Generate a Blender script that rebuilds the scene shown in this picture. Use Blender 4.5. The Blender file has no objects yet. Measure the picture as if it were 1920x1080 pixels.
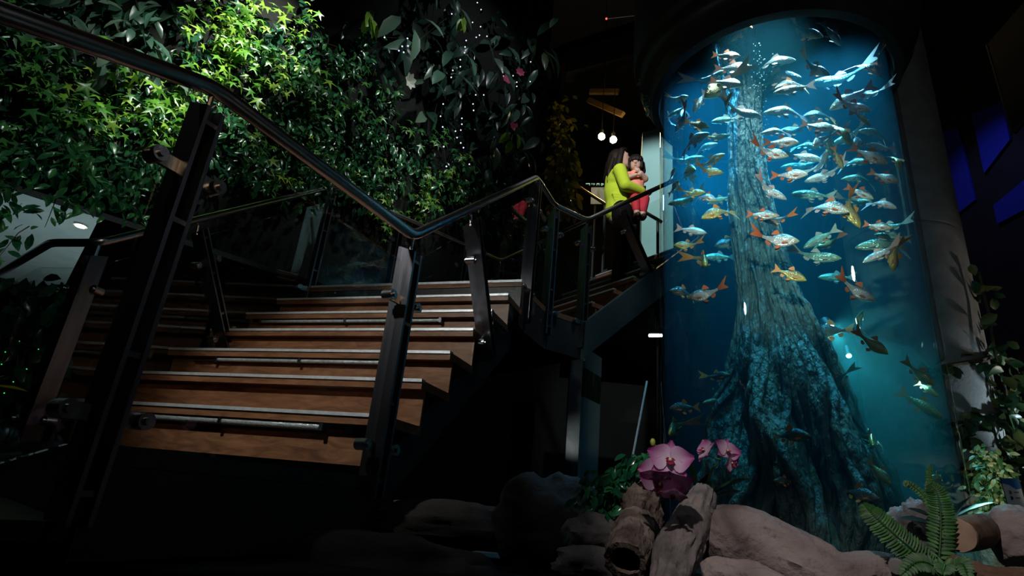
import bpy, bmesh, math, random
from mathutils import Vector, Matrix, noise

SC = bpy.context.scene
COL = SC.collection
V = Vector

# ------------------------------------------------------------------ camera
FPX = 1066.667                                   # 20 mm lens on a 36 mm sensor, 1920 px wide
ROLL = math.atan2(277, 2840)
PITCH = math.atan2(FPX, math.hypot(277, 2840))
EYE = V((0, 0, 1.0))
_fw = V((0, math.cos(PITCH), math.sin(PITCH)))
_up = V((0, -math.sin(PITCH), math.cos(PITCH)))
_r = V((1, 0, 0))
RR = math.cos(ROLL) * _r + math.sin(ROLL) * _up
UU = -math.sin(ROLL) * _r + math.cos(ROLL) * _up
cam_d = bpy.data.cameras.new('camera')
cam_d.lens = 20; cam_d.sensor_width = 36; cam_d.clip_start = 0.05
cam = bpy.data.objects.new('camera', cam_d)
cam.matrix_world = Matrix(((RR.x, UU.x, -_fw.x, EYE.x), (RR.y, UU.y, -_fw.y, EYE.y), (RR.z, UU.z, -_fw.z, EYE.z), (0, 0, 0, 1)))
COL.objects.link(cam)
SC.camera = cam

# ------------------------------------------------------------------ world, view, light
w = bpy.data.worlds.new('night'); SC.world = w; w.use_nodes = True
w.node_tree.nodes['Background'].inputs[0].default_value = (0.10, 0.16, 0.22, 1)
w.node_tree.nodes['Background'].inputs[1].default_value = 0.004
vs = SC.view_settings
vs.view_transform = 'Standard'; vs.look = 'None'; vs.exposure = 0.0; vs.gamma = 1.0; vs.use_curve_mapping = False
cy = SC.cycles
cy.max_bounces = 8; cy.transparent_max_bounces = 32; cy.volume_bounces = 1; cy.transmission_bounces = 6
cy.sample_clamp_indirect = 4.0; cy.use_denoising = True
cy.caustics_reflective = False; cy.caustics_refractive = False


def lamp(name, kind, loc, power, col, target=None, size=0.05, angle=40, blend=0.5):
    d = bpy.data.lights.new(name, kind); d.energy = power; d.color = col
    if kind == 'SPOT':
        d.spot_size = math.radians(angle); d.spot_blend = blend; d.shadow_soft_size = size
    elif kind == 'POINT':
        d.shadow_soft_size = size
    elif kind == 'AREA':
        d.size = size
    o = bpy.data.objects.new(name, d); o.location = loc
    if target is not None:
        o.rotation_euler = (V(target) - V(loc)).to_track_quat('-Z', 'Y').to_euler()
    COL.objects.link(o)
    return o


# spots of the green wall, hung from the ceiling in front of it
lamp('garden_spot', 'SPOT', (-0.9, 2.6, 6.4), 1100, (0.94, 1.0, 0.90), (-2.36, 3.85, 4.42), 0.05, 25, 1.0)
lamp('garden_spot', 'SPOT', (-1.1, 2.0, 5.6), 720, (0.94, 1.0, 0.88), (-2.66, 3.6, 3.50), 0.05, 25, 1.0)
lamp('garden_spot', 'SPOT', (0.2, 3.3, 6.0), 150, (0.88, 1.0, 0.95), (-1.5, 4.6, 3.9), 0.05, 52, 1.0)
lamp('garden_spot', 'SPOT', (0.4, 3.4, 5.2), 70, (0.95, 1.0, 0.85), (-1.15, 4.85, 3.5), 0.05, 26, 1.0)
lamp('garden_spot', 'SPOT', (1.0, 3.6, 7.2), 90, (0.85, 0.95, 1.0), (-0.8, 5.2, 5.6), 0.05, 50, 1.0)
lamp('garden_spot', 'SPOT', (-1.6, 1.6, 5.2), 85, (0.88, 1.0, 0.90), (-3.1, 3.2, 3.2), 0.05, 42, 1.0)
lamp('landing_fill', 'SPOT', (1.0, 3.15, 5.6), 150, (0.90, 0.97, 1.0), (0.30, 3.95, 2.75), 0.05, 40, 0.7)  # added light without a fixture, brightens the landing posts and rails
# the stair lamp
lamp('stair_spot', 'SPOT', (-1.47, 0.89, 2.90), 120, (1.0, 0.95, 0.90), (-0.66, 2.72, 1.62), 0.05, 52, 0.5)
# rockery lamp
lamp('rockery_spot', 'SPOT', (-0.1, 0.2, 2.35), 46, (1.0, 0.92, 0.90), (0.90, 1.52, 0.95), 0.02, 36, 0.5)
# aquarium hood lamps (a ring of four above the water) and a spot for the school
AX = V((1.466, 2.844, 0)); TANK_R = 0.649; TANK_TOP = 3.525; TANK_BOT = 0.80
lamp('hood_lamp', 'SPOT', (AX.x - 0.20, AX.y - 0.38, 4.15), 300, (0.80, 0.95, 1.0), (AX.x - 0.12, AX.y - 0.10, 1.0), 0.06, 50, 0.7)
lamp('hood_lamp', 'SPOT', (AX.x - 0.36, AX.y + 0.22, 4.15), 430, (0.12, 0.55, 1.0), (AX.x - 0.25, AX.y - 0.05, 1.0), 0.06, 50, 0.7)
lamp('hood_lamp', 'SPOT', (AX.x + 0.38, AX.y - 0.18, 4.15), 440, (0.30, 0.65, 1.0), (AX.x + 0.02, AX.y - 0.15, 1.0), 0.06, 50, 0.7)
lamp('hood_lamp', 'SPOT', (AX.x + 0.20, AX.y + 0.36, 4.15), 520, (0.12, 0.55, 1.0), (AX.x - 0.05, AX.y - 0.05, 1.0), 0.06, 50, 0.7)
lamp('back_lamp', 'SPOT', (1.28, 3.95, 3.35), 330, (0.06, 0.55, 1.0), (1.02, 2.75, 2.95), 0.06, 46, 0.9)
lamp('aquarium_spot', 'SPOT', (0.25, 0.25, 2.1), 270, (0.97, 1.0, 0.90), (AX.x - .03, AX.y, 2.45), 0.04, 26, 0.7)
# added spots without fixtures for the two people and teal partition; the column's lamp
lamp('hall_fill', 'SPOT', (0.1, 2.5, 4.9), 300, (0.97, 0.98, 1.0), (1.0, 4.9, 4.02), 0.05, 22, 0.5)
lamp('hall_fill', 'SPOT', (0.9, 4.2, 6.2), 420, (0.85, 1.0, 1.0), (1.75, 6.75, 5.0), 0.05, 40, 0.6)
lamp('column_spot', 'SPOT', (3.72, 2.75, 1.15), 70, (0.62, 0.86, 1.0), (3.06, 3.45, 1.75), 0.03, 40, 0.9)
lamp('card_fill', 'SPOT', (2.6, 1.3, 1.6), 34, (1.0, 0.97, 0.80), (2.47, 2.85, 1.22), 0.02, 24, 0.7)  # added fill, no fixture: brightens the card and variegated creeper
lamp('rail_fill', 'SPOT', (-0.1, -1.1, 2.5), 40, (1.0, 0.62, 0.30), (-0.75, 1.35, 1.98), 0.06, 26, 0.8)  # added warm light behind the camera for a bronze highlight on the rail
lamp('column_spot', 'SPOT', (4.7, 2.85, 1.2), 40, (1.0, 0.92, 0.80), (2.95, 3.4, 2.3), 0.03, 34, 0.9)  # added dim warm fill for the upper column

# ------------------------------------------------------------------ pixel helpers (photo frame 1920 x 1080)


def ray(px, py):
    return _fw * FPX + RR * (px - 960) - UU * (py - 540)


def at_d(px, py, dist):
    d = ray(px, py)
    return EYE + d * (dist / math.hypot(d.x, d.y))


def at_z(px, py, z):
    d = ray(px, py)
    return EYE + d * ((z - EYE.z) / d.z)


def depth_of(p):
    return (V(p) - EYE).dot(_fw)


# ------------------------------------------------------------------ mesh helpers
class MB:
    def __init__(self):
        self.v = []; self.f = []

    def add(self, vs_, fs_):
        b = len(self.v)
        self.v += [tuple(p) for p in vs_]
        self.f += [tuple(i + b for i in f) for f in fs_]

    def box8(self, p):                       # 8 corners: bottom ring 0-3, top ring 4-7
        self.add(p, [(0, 3, 2, 1), (4, 5, 6, 7), (0, 1, 5, 4), (1, 2, 6, 5), (2, 3, 7, 6), (3, 0, 4, 7)])

    def box(self, lo, hi):
        x0, y0, z0 = lo; x1, y1, z1 = hi
        self.box8([(x0, y0, z0), (x1, y0, z0), (x1, y1, z0), (x0, y1, z0), (x0, y0, z1), (x1, y0, z1), (x1, y1, z1), (x0, y1, z1)])

    def obox(self, o, a, b, c):              # corner o and three edge vectors
        o, a, b, c = V(o), V(a), V(b), V(c)
        self.box8([o, o + a, o + a + b, o + b, o + c, o + a + c, o + a + b + c, o + b + c])

    def bar(self, p, q, wdir, wd, th):       # flat bar p->q, width wd along wdir, thickness th
        p, q = V(p), V(q); ax = (q - p).normalized()
        wv = V(wdir); wv = (wv - ax * wv.dot(ax)).normalized(); tv = ax.cross(wv)
        self.obox(p - wv * wd / 2 - tv * th / 2, wv * wd, tv * th, q - p)

    def prism(self, poly, ext):              # closed polygon extruded by vector ext
        n = len(poly); e = V(ext); P = [V(p) for p in poly]
        self.add(P + [p + e for p in P], [tuple(range(n))[::-1], tuple(range(n, 2 * n))] + [(i, (i + 1) % n, n + (i + 1) % n, n + i) for i in range(n)])

    def rings(self, rings, cap=True, closed=False):
        n = len(rings[0]); b = []
        for r_ in rings: b += list(r_)
        fs = []
        m = len(rings)
        for i in range(m if closed else m - 1):
            for j in range(n):
                a, c = i * n, ((i + 1) % m) * n
                fs.append((a + j, a + (j + 1) % n, c + (j + 1) % n, c + j))
        if cap and not closed:
            fs.append(tuple(range(n))[::-1]); fs.append(tuple(range((m - 1) * n, m * n)))
        self.add(b, fs)

    def tube(self, pts, r, seg=10, cap=True):
        pts = [V(p) for p in pts]; rs = r if isinstance(r, (list, tuple)) else [r] * len(pts)
        rg = []; ref = None
        for i, p in enumerate(pts):
            d = (pts[min(i + 1, len(pts) - 1)] - pts[max(i - 1, 0)])
            d = d.normalized() if d.length > 1e-9 else V((0, 0, 1))
            if ref is None:
                ref = d.orthogonal().normalized()
            ref = (ref - d * ref.dot(d)); ref = ref.normalized() if ref.length > 1e-6 else d.orthogonal().normalized()
            s = d.cross(ref)
            k = 1.0
            if 0 < i < len(pts) - 1:
                c = (pts[i] - pts[i - 1]).normalized().dot((pts[i + 1] - pts[i]).normalized())
                k = 1 / max(0.6, math.sqrt(max(0.0, (1 + c) / 2)))
            rg.append([p + (ref * math.cos(a) + s * math.sin(a)) * rs[i] * (k if False else 1) for a in [2 * math.pi * j / seg for j in range(seg)]])
        self.rings(rg, cap)

    def ball(self, c, r, seg=12, ring=8, sc=(1, 1, 1), mat=None):
        c = V(c); rg = []
        for i in range(1, ring):
            t = math.pi * i / ring
            rg.append([(math.sin(t) * math.cos(2 * math.pi * j / seg) * r * sc[0], math.sin(t) * math.sin(2 * math.pi * j / seg) * r * sc[1], math.cos(t) * r * sc[2]) for j in range(seg)])
        rg = [[(mat @ V(p) if mat else V(p)) + c for p in q] for q in rg]
        rg = rg[::-1]
        self.rings(rg, True)

    def cyl(self, p, q, r, seg=16):
        self.tube([p, q], r, seg)


def build(name, mb, mat, parent=None, smooth=True, angle=40):
    me = bpy.data.meshes.new(name)
    me.from_pydata(mb.v, [], mb.f)
    me.validate(); me.update()
    if mat: me.materials.append(mat)
    if smooth:
        me.polygons.foreach_set('use_smooth', [True] * len(me.polygons))
        me.set_sharp_from_angle(angle=math.radians(angle))
    o = bpy.data.objects.new(name, me); COL.objects.link(o)
    if parent is not None:
        o.parent = parent
        if parent.parent is None and parent.type == 'EMPTY':
            o.location = -parent.location
    return o


def tag(o, label=None, cat=None, group=None, kind=None):
    if label: o['label'] = label
    if cat: o['category'] = cat
    if group: o['group'] = group
    if kind: o['kind'] = kind
    return o


def thing(name, label, cat, loc=(0, 0, 0), group=None, kind=None):
    o = bpy.data.objects.new(name, None); o.empty_display_size = 0.1
    o.location = loc; COL.objects.link(o)
    return tag(o, label, cat, group, kind)


def struct(name, mb, mat, label=None, smooth=False):
    o = build(name, mb, mat, None, smooth); o['kind'] = 'structure'
    if label: o['label'] = label; o['category'] = name.split('_')[0]
    return o


# ------------------------------------------------------------------ materials
def mat_new(name):
    m = bpy.data.materials.new(name); m.use_nodes = True
    nt = m.node_tree
    return m, nt, nt.nodes['Principled BSDF']


def simple(name, col, rough=0.6, metal=0.0, spec=0.5, emit=None, estr=0, coat=0):
    m, nt, p = mat_new(name)
    p.inputs['Base Color'].default_value = (*col, 1); p.inputs['Roughness'].default_value = rough
    p.inputs['Metallic'].default_value = metal; p.inputs['Specular IOR Level'].default_value = spec
    p.inputs['Coat Weight'].default_value = coat
    if emit:
        p.inputs['Emission Color'].default_value = (*emit, 1); p.inputs['Emission Strength'].default_value = estr
    return m


def ramp_node(nt, stops):
    r = nt.nodes.new('ShaderNodeValToRGB')
    e = r.color_ramp.elements
    while len(e) < len(stops): e.new(0.5)
    for i, (t, c) in enumerate(stops):
        e[i].position = t; e[i].color = (*c, 1)
    return r


def noisy(name, stops, scale=6.0, stretch=(1, 1, 1), rough=0.7, bump=0.3, bscale=None, metal=0.0, detail=6, spec=0.5, distort=0.4, bdist=0.02):
    m, nt, p = mat_new(name)
    tc = nt.nodes.new('ShaderNodeTexCoord'); mp = nt.nodes.new('ShaderNodeMapping'); mp.inputs['Scale'].default_value = stretch
    n = nt.nodes.new('ShaderNodeTexNoise'); n.inputs['Scale'].default_value = scale; n.inputs['Detail'].default_value = detail; n.inputs['Distortion'].default_value = distort
    r = ramp_node(nt, stops)
    L = nt.links.new
    L(tc.outputs['Object'], mp.inputs[0]); L(mp.outputs[0], n.inputs['Vector']); L(n.outputs['Fac'], r.inputs[0]); L(r.outputs[0], p.inputs['Base Color'])
    p.inputs['Roughness'].default_value = rough; p.inputs['Metallic'].default_value = metal; p.inputs['Specular IOR Level'].default_value = spec
    if bump:
        b = nt.nodes.new('ShaderNodeBump'); b.inputs['Strength'].default_value = bump; b.inputs['Distance'].default_value = bdist
        n2 = nt.nodes.new('ShaderNodeTexNoise'); n2.inputs['Scale'].default_value = bscale or scale * 3; n2.inputs['Detail'].default_value = 8
        L(mp.outputs[0], n2.inputs['Vector']); L(n2.outputs['Fac'], b.inputs['Height']); L(b.outputs[0], p.inputs['Normal'])
    return m


def leafy(name, dark, mid, bright, rough=0.32, trans=0.25):
    """leaf material: each leaf its own shade"""
    m, nt, p = mat_new(name); L = nt.links.new
    g = nt.nodes.new('ShaderNodeNewGeometry')
    r = ramp_node(nt, [(0.0, dark), (0.55, mid), (1.0, bright)])
    L(g.outputs['Random Per Island'], r.inputs[0]); L(r.outputs[0], p.inputs['Base Color'])
    p.inputs['Roughness'].default_value = rough
    p.inputs['Specular IOR Level'].default_value = 0.6
    if trans:
        t = nt.nodes.new('ShaderNodeBsdfTranslucent'); L(r.outputs[0], t.inputs[0])
        mx = nt.nodes.new('ShaderNodeMixShader'); mx.inputs[0].default_value = trans
        L(p.outputs[0], mx.inputs[1]); L(t.outputs[0], mx.inputs[2]); L(mx.outputs[0], nt.nodes['Material Output'].inputs[0])
    return m


def glass(name, tint=(0.86, 0.95, 0.92), refl=0.05, rough=0.0):
    """thin clear glass: see-through with Fresnel reflection"""
    m, nt, p = mat_new(name); L = nt.links.new
    nt.nodes.remove(p)
    t = nt.nodes.new('ShaderNodeBsdfTransparent'); t.inputs[0].default_value = (*tint, 1)
    g = nt.nodes.new('ShaderNodeBsdfGlossy'); g.inputs['Roughness'].default_value = rough
    f = nt.nodes.new('ShaderNodeFresnel'); f.inputs[0].default_value = 1.45
    ge = nt.nodes.new('ShaderNodeNewGeometry'); iv = nt.nodes.new('ShaderNodeMath'); iv.operation = 'SUBTRACT'; iv.inputs[0].default_value = 1.0; L(ge.outputs['Backfacing'], iv.inputs[1])
    mu = nt.nodes.new('ShaderNodeMath'); mu.operation = 'MULTIPLY'; L(f.outputs[0], mu.inputs[0]); L(iv.outputs[0], mu.inputs[1])
    mx = nt.nodes.new('ShaderNodeMixShader')
    L(mu.outputs[0], mx.inputs[0]); L(t.outputs[0], mx.inputs[1]); L(g.outputs[0], mx.inputs[2])
    L(mx.outputs[0], nt.nodes['Material Output'].inputs[0])
    return m


M = {}
M['steel'] = noisy('brushed_steel', [(0.3, (0.42, 0.43, 0.45)), (0.7, (0.60, 0.61, 0.63))], 30, (1, 1, 0.1), 0.26, 0.05, metal=1.0)
M['rail'] = simple('polished_rail_steel', (0.62, 0.60, 0.59), 0.27, 1.0)
M['post'] = noisy('post_steel', [(0.3, (0.16, 0.165, 0.19)), (0.7, (0.24, 0.245, 0.28))], 20, (1, 1, 0.1), 0.32, 0.04, metal=1.0)
M['glass'] = glass('balustrade_glass', (0.93, 0.97, 0.955))
M['acrylic'] = glass('aquarium_acrylic', (0.985, 0.995, 1.0))
M['black'] = noisy('black_metal', [(0.3, (0.010, 0.010, 0.011)), (0.7, (0.020, 0.020, 0.022))], 8, rough=0.45, bump=0.08)
M['strip'] = simple('nosing_aluminium', (0.78, 0.80, 0.82), 0.30, 1.0)
M['dark_wall'] = noisy('dark_wall_paint', [(0.3, (0.005, 0.005, 0.006)), (0.7, (0.010, 0.010, 0.012))], 3, rough=0.9, bump=0.1)


def wood_mat():
    m, nt, p = mat_new('stair_wood'); L = nt.links.new
    tc = nt.nodes.new('ShaderNodeTexCoord'); mp = nt.nodes.new('ShaderNodeMapping')
    mp.inputs['Rotation'].default_value = (0, 0, math.radians(19.37)); mp.inputs['Scale'].default_value = (1.2, 9, 14)
    n = nt.nodes.new('ShaderNodeTexNoise'); n.inputs['Scale'].default_value = 2.2; n.inputs['Detail'].default_value = 9; n.inputs['Distortion'].default_value = 1.3
    r = ramp_node(nt, [(0.25, (0.10, 0.042, 0.022)), (0.5, (0.19, 0.084, 0.042)), (0.75, (0.27, 0.130, 0.065))])
    L(tc.outputs['Object'], mp.inputs[0]); L(mp.outputs[0], n.inputs['Vector']); L(n.outputs['Fac'], r.inputs[0]); L(r.outputs[0], p.inputs['Base Color'])
    p.inputs['Roughness'].default_value = 0.42; p.inputs['Specular IOR Level'].default_value = 0.35
    b = nt.nodes.new('ShaderNodeBump'); b.inputs['Strength'].default_value = 0.12; b.inputs['Distance'].default_value = 0.01
    L(n.outputs['Fac'], b.inputs['Height']); L(b.outputs[0], p.inputs['Normal'])
    return m


M['wood'] = wood_mat()
# ================================================================== setting
mb = MB(); mb.box((-7, -4, -0.1), (7, 12, 0.0)); struct('floor', mb, noisy('floor_stone', [(0.3, (0.010, 0.010, 0.011)), (0.7, (0.022, 0.021, 0.022))], 4, rough=0.55, bump=0.1), 'dark stone floor of the hall below the staircase')
mb = MB(); mb.box((-7, -4, 9.0), (7, 12, 9.15)); struct('ceiling', mb, M['dark_wall'], 'black ceiling high above the hall')
mb = MB(); mb.box((-7, 12, 0), (7, 12.15, 9)); struct('wall_back', mb, M['dark_wall'], 'dark wall at the far end of the hall')
mb = MB(); mb.box((-7.15, -4, 0), (-7, 12, 9)); struct('wall_left', mb, M['dark_wall'], 'dark side wall beyond the planted wall')
mb = MB(); mb.box((7, -4, 0), (7.15, 12, 9)); struct('wall_right', mb, M['dark_wall'], 'dark side wall beyond the concrete column')
mb = MB(); mb.box((-7, -4.15, 0), (7, -4, 9)); struct('wall_front', mb, M['dark_wall'], 'dark wall opposite the staircase')

# planted wall: dark backing panel that carries the creepers, and the soffit of the room beneath it
WA = V((-4.2, 2.3, 0)); WD = V((0.764, 0.645, 0)); WN = V((0.645, -0.764, 0))


def on_wall(px, py, h=0.0):
    d = ray(px, py)
    k = (WA + WN * h).dot(WN) / V((d.x, d.y, 0)).dot(WN)
    return EYE + d * k


WALL_BOT = 2.56
mb = MB(); mb.obox(WA + V((0, 0, WALL_BOT)) - WD * 1.5, WD * 7.25, -WN * 0.12, V((0, 0, 8.95 - WALL_BOT)))
struct('wall_planted', mb, noisy('planting_felt', [(0.3, (0.002, 0.003, 0.002)), (0.7, (0.004, 0.005, 0.004))], 10, rough=0.95, bump=0.4), 'dark felt wall that carries the creepers')
mb = MB(); mb.obox(WA + V((0, 0, WALL_BOT)) - WD * 1.5 - WN * 0.13, WD * 3.35, -WN * 2.6, V((0, 0, 0.08)))
struct('ceiling_soffit', mb, noisy('soffit_plaster', [(0.3, (0.30, 0.36, 0.36)), (0.7, (0.38, 0.44, 0.44))], 5, rough=0.9, bump=0.1), 'pale soffit below the planted wall with a small downlight')
mb = MB(); mb.obox(WA + V((0, 0, 0)) - WD * 1.5 - WN * 2.7, WD * 3.6, -WN * 0.1, V((0, 0, WALL_BOT)))
struct('wall_under_soffit', mb, M['dark_wall'], 'dark wall under the pale soffit')
p = at_z(152, 421, WALL_BOT)
dl = thing('downlight', 'small round warm downlight set in the pale soffit', 'light', p)
mb = MB(); mb.tube([p, p + V((0, 0, -0.012))], 0.045, 20); build('trim_ring', mb, simple('downlight_ring', (0.6, 0.6, 0.6), 0.4), dl)
mb = MB(); mb.tube([p + V((0, 0, -0.012)), p + V((0, 0, -0.018))], 0.03, 20); build('lamp_lens', mb, simple('downlight_lens', (1, 1, 1), 0.5, emit=(1.0, 0.86, 0.62), estr=14), dl)
lamp('soffit_wash', 'SPOT', p + V((0.35, 0.1, -1.7)), 60, (0.80, 0.95, 1.0), p + V((-0.35, 0.25, 0)), 0.1, 120, 1.0)

# ================================================================== staircase
YAW = math.radians(19.37)
SU = V((math.sin(YAW), math.cos(YAW), 0)); ST = V((math.cos(YAW), -math.sin(YAW), 0)); Z = V((0, 0, 1))
P0 = V((-0.402, 2.084, 1.250)); SW = 1.669; RUN = 0.232; RISE = 0.18
LOW = P0.z - RISE; UPP = P0.z + 6 * RISE
SLOPE = SU * RUN + Z * RISE
U2 = V((0.82, 0.57, 0)).normalized(); N2 = V((-U2.y, U2.x, 0))      # second flight: up, and across to its far side
T1 = V((0.098, 3.536, UPP)); T2 = V((0.268, 3.912, UPP)); T3 = V((0.549, 4.105, UPP)); BC = V((-0.14, 5.097, UPP)); TL = V((-1.475, 3.958, UPP))

stair = thing('staircase', 'dark brown wooden stairs with silver nosings climbing to a landing', 'staircase', (P0.x, P0.y, 0))
DUST = noisy('nosing_strip', [(0.3, (0.62, 0.66, 0.70)), (0.7, (0.80, 0.83, 0.86))], 40, rough=0.45, bump=0.1, metal=0.6)


def step(o, t, u, wid, i_last):
    """one tread with its nosing strip, nose edge from o (right end) to o - t*wid"""
    mbt = MB(); mbt.obox(o - Z * 0.040, u * (RUN + 0.05), -t * wid, Z * 0.036)
    tr = build('tread', mbt, M['wood'], stair, False)
    mbn = MB(); mbn.obox(o - Z * 0.012 - u * 0.006, u * 0.035, -t * wid, Z * 0.013)
    nz = build('nosing', mbn, DUST, tr, False)
    mbr = MB(); mbr.obox(o - Z * (RISE) + u * 0.040 - t * 0.004, u * 0.015, -t * (wid - 0.008), Z * (RISE - 0.040))
    build('riser', mbr, M['wood'], stair, False)


for i in range(6):
    step(P0 + SLOPE * i, ST, SU, SW, i)
# upper landing deck with its own front nosing
nose = P0 + SLOPE * 6
pl = [nose, T1 + ST * 0.0, T2, T3, BC, TL - Z * 0, nose - ST * SW]
pl = [V((p.x, p.y, UPP)) for p in pl]
mb = MB(); mb.prism([p - Z * 0.04 for p in pl], Z * 0.04); dk = build('landing_deck', mb, M['wood'], stair, False)
mb = MB(); mb.obox(nose - Z * 0.012 - SU * 0.006, SU * 0.035, -ST * SW, Z * 0.016); build('nosing', mb, DUST, dk, False)
mb = MB(); mb.obox(nose - Z * RISE + SU * 0.04, SU * 0.015, -ST * SW, Z * (RISE - 0.041)); build('riser', mb, M['wood'], stair, False)
mb = MB(); mb.prism([p - Z * 0.30 + (V((0, 0, 0))) for p in pl], Z * 0.255); build('landing_frame', mb, M['black'], stair, False)
# stringers under the first flight
for s in (0.06, SW - 0.10):
    mb = MB(); a = P0 - ST * s - Z * 0.20 + SU * 0.06
    mb.prism([a - SLOPE * 0.4, a + SLOPE * 6.0, a + SLOPE * 6.0 - Z * 0.24, a - SLOPE * 0.4 - Z * 0.2], -ST * 0.04); build('stringer', mb, M['black'], stair, False)
# lower landing with its dark fascia
L1 = V((-1.868, 2.396, LOW)); P1 = V((-0.809, 1.215, LOW)); P2 = V((-0.398, 1.995, LOW)); OUT = V((-0.395, -0.196, 0)).normalized()
lowpoly = [P2 + V((0.02, 0.02, 0)), P1 + V((0.02, 0, 0)), V((-2.138, 2.458, LOW)), V((-2.70, 2.88, LOW)), V((-2.60, 3.02, LOW)), L1 + V((-0.08, 0.12, 0)), P0 - ST * SW - Z * RISE + SU * 0.06, P0 - Z * RISE + SU * 0.06]
lowpoly = [V((p.x, p.y, LOW - 0.035)) for p in lowpoly]
mb = MB(); mb.prism([p - Z * 0.04 for p in lowpoly], Z * 0.04); build('landing_deck', mb, M['black'], stair, False)
EDGE = (V((-2.138, 2.458, 0)) - V((-0.809, 1.215, 0)))
for i in range(4):                          # steps that go down from the lower landing
    mbd = MB(); nd = V((-EDGE.y, EDGE.x, 0)).normalized(); mbd.obox(V((-0.809, 1.215, LOW - RISE * (i + 1) - 0.04)) + nd * RUN * i, EDGE, nd * (RUN + 0.02), Z * 0.036); build('tread', mbd, M['black'], stair, False)
mb = MB(); mb.prism([p - Z * 0.22 for p in lowpoly], Z * 0.178); build('landing_frame', mb, M['black'], stair, False)
# second flight, turning right behind the aquarium
W2 = (BC - T3).dot(N2)
S2 = U2 * RUN + Z * RISE
for i in range(6):
    o = T3 + Z * RISE + S2 * i + U2 * 0.10
    step(o, -N2, U2, W2 - 0.02, i)
STR = noisy('teal_lit_stringer', [(0.3, (0.030, 0.055, 0.06)), (0.7, (0.045, 0.075, 0.08))], 6, rough=0.4, bump=0.05)  # teal light on the stringer face is put into its colour
for s in (-0.045, W2 + 0.005):
    mb = MB(); a = T3 + N2 * s - Z * 0.02
    mb.prism([a, a + S2 * 6.3 + Z * 0.12, a + S2 * 6.3 - Z * 0.18, a - Z * 0.28], N2 * 0.04); build('stringer', mb, STR, stair, False)
mb = MB(); top = T3 + S2 * 6.3 + Z * 0.02
mb.prism([top, top + N2 * W2, top + N2 * W2 + U2 * 2.0, top + U2 * 2.0], -Z * 0.2); build('landing_frame', mb, M['black'], stair, False)
mb = MB(); q = T3 + V((-0.02, 0.05, 0)); mb.obox(V((q.x - 0.045, q.y - 0.045, 0)), V((0.09, 0, 0)), V((0, 0.09, 0)), Z * (UPP - 0.30)); build('support_post', mb, M['black'], stair, False)
mb = MB(); q = V((-1.3, 3.9, 0)); mb.obox(q, V((0.12, 0, 0)), V((0, 0.12, 0)), Z * (UPP - 0.30)); build('support_post', mb, M['black'], stair, False)
for q in ((-0.62, 1.9), (-2.6, 2.3), (-2.3, 1.0)):
    mb = MB(); mb.obox(V((q[0], q[1], 0)), V((0.12, 0, 0)), V((0, 0.12, 0)), Z * (LOW - 0.22)); build('support_post', mb, M['black'], stair, False)

# light tubes clipped under every second tread
TUBE = noisy('tube_sleeve', [(0.3, (0.30, 0.34, 0.36)), (0.7, (0.55, 0.60, 0.62))], 60, rough=0.3, bump=0.3, metal=0.4)
for i, (xa, xb, lab) in enumerate([(250, 606, 'mesh-covered light tube under the lowest stair tread'), (408, 738, 'light tube clipped under the third stair tread from the bottom'),
                                   (490, 826, 'light tube clipped under the fifth stair tread'), (580, 892, 'light tube under the edge of the upper landing')]):
    o = P0 + SLOPE * (2 * i)
    line = [o - Z * 0.055 + SU * 0.018]
    n = ST.cross(Z)

    def on_tread(px):                       # where the vertical plane through the tube meets the pixel column
        best = min((abs((lambda q: 960 + FPX * (q - EYE).dot(RR) / depth_of(q))(line[0] - ST * s) - px), s) for s in [k * 0.005 for k in range(340)])
        return line[0] - ST * best[1]
    a, b = on_tread(xa), on_tread(xb)
    lt = thing('light_tube', lab, 'light', a)
    mb = MB(); mb.tube([a, b], 0.010 if i else 0.013, 10); build('tube', mb, TUBE, lt)
    for q in (a, a.lerp(b, 0.5), b):
        mb = MB(); mb.obox(q - Z * 0.014 - ST * 0.008 - SU * 0.016, SU * 0.036, ST * 0.016, Z * 0.029); build('clip', mb, M['post'], lt, False)
    mb = MB(); mb.tube([a, a - ST * 0.10 - Z * 0.004, a - ST * 0.16 - Z * 0.002], 0.004, 6); build('cable', mb, M['black'], lt)

# ================================================================== balustrades
RH = 0.85


def spaced(p, q):
    return (q - p).normalized()


def post(parent, base, top, along, wide=0.080):
    """two flat bars joined by spacers, between base and top; 'along' is the rail direction"""
    ax = (top - base).normalized(); al = (along - ax * along.dot(ax)).normalized(); ac = ax.cross(al).normalized()
    mbp = MB()
    for s in (-1, 1):
        c = al * s * 0.020
        # each bar is cut obliquely at the top
        h = (top - base)
        p0_, p1_ = base + c, top + c
        mbp.box8([p0_ - ac * wide / 2 - al * .005, p0_ + ac * wide / 2 - al * .005, p0_ + ac * wide / 2 + al * .005, p0_ - ac * wide / 2 + al * .005,
                  p1_ - ac * wide / 2 - al * .005, p1_ + ac * wide / 2 - al * .005 - ax * 0.03, p1_ + ac * wide / 2 + al * .005 - ax * 0.03, p1_ - ac * wide / 2 + al * .005])
    for t in (0.06, 0.34, 0.66, 0.93):
        c = base.lerp(top, t); mbp.obox(c - ac * wide * .42 - al * .0155 - ax * .006, ac * wide * .84, al * .031, ax * .012)
    return build('post', mbp, M['post'], parent, False), ax, al, ac


def clamp(parent_post, at, al, ac, ax, side):
    """arm with a round glass clip, reaching along the rail direction"""
    m_ = MB(); a = at + ac * 0.0 + al * side * 0.022; b = at + al * side * 0.078
    m_.bar(a, b, ax, 0.034, 0.010)
    m_.cyl(b - ac * 0.022, b + ac * 0.022, 0.019, 14)
    m_.cyl(b - ac * 0.030, b + ac * 0.030, 0.009, 10)
    build('clamp', m_, M['steel'], parent_post)


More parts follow.
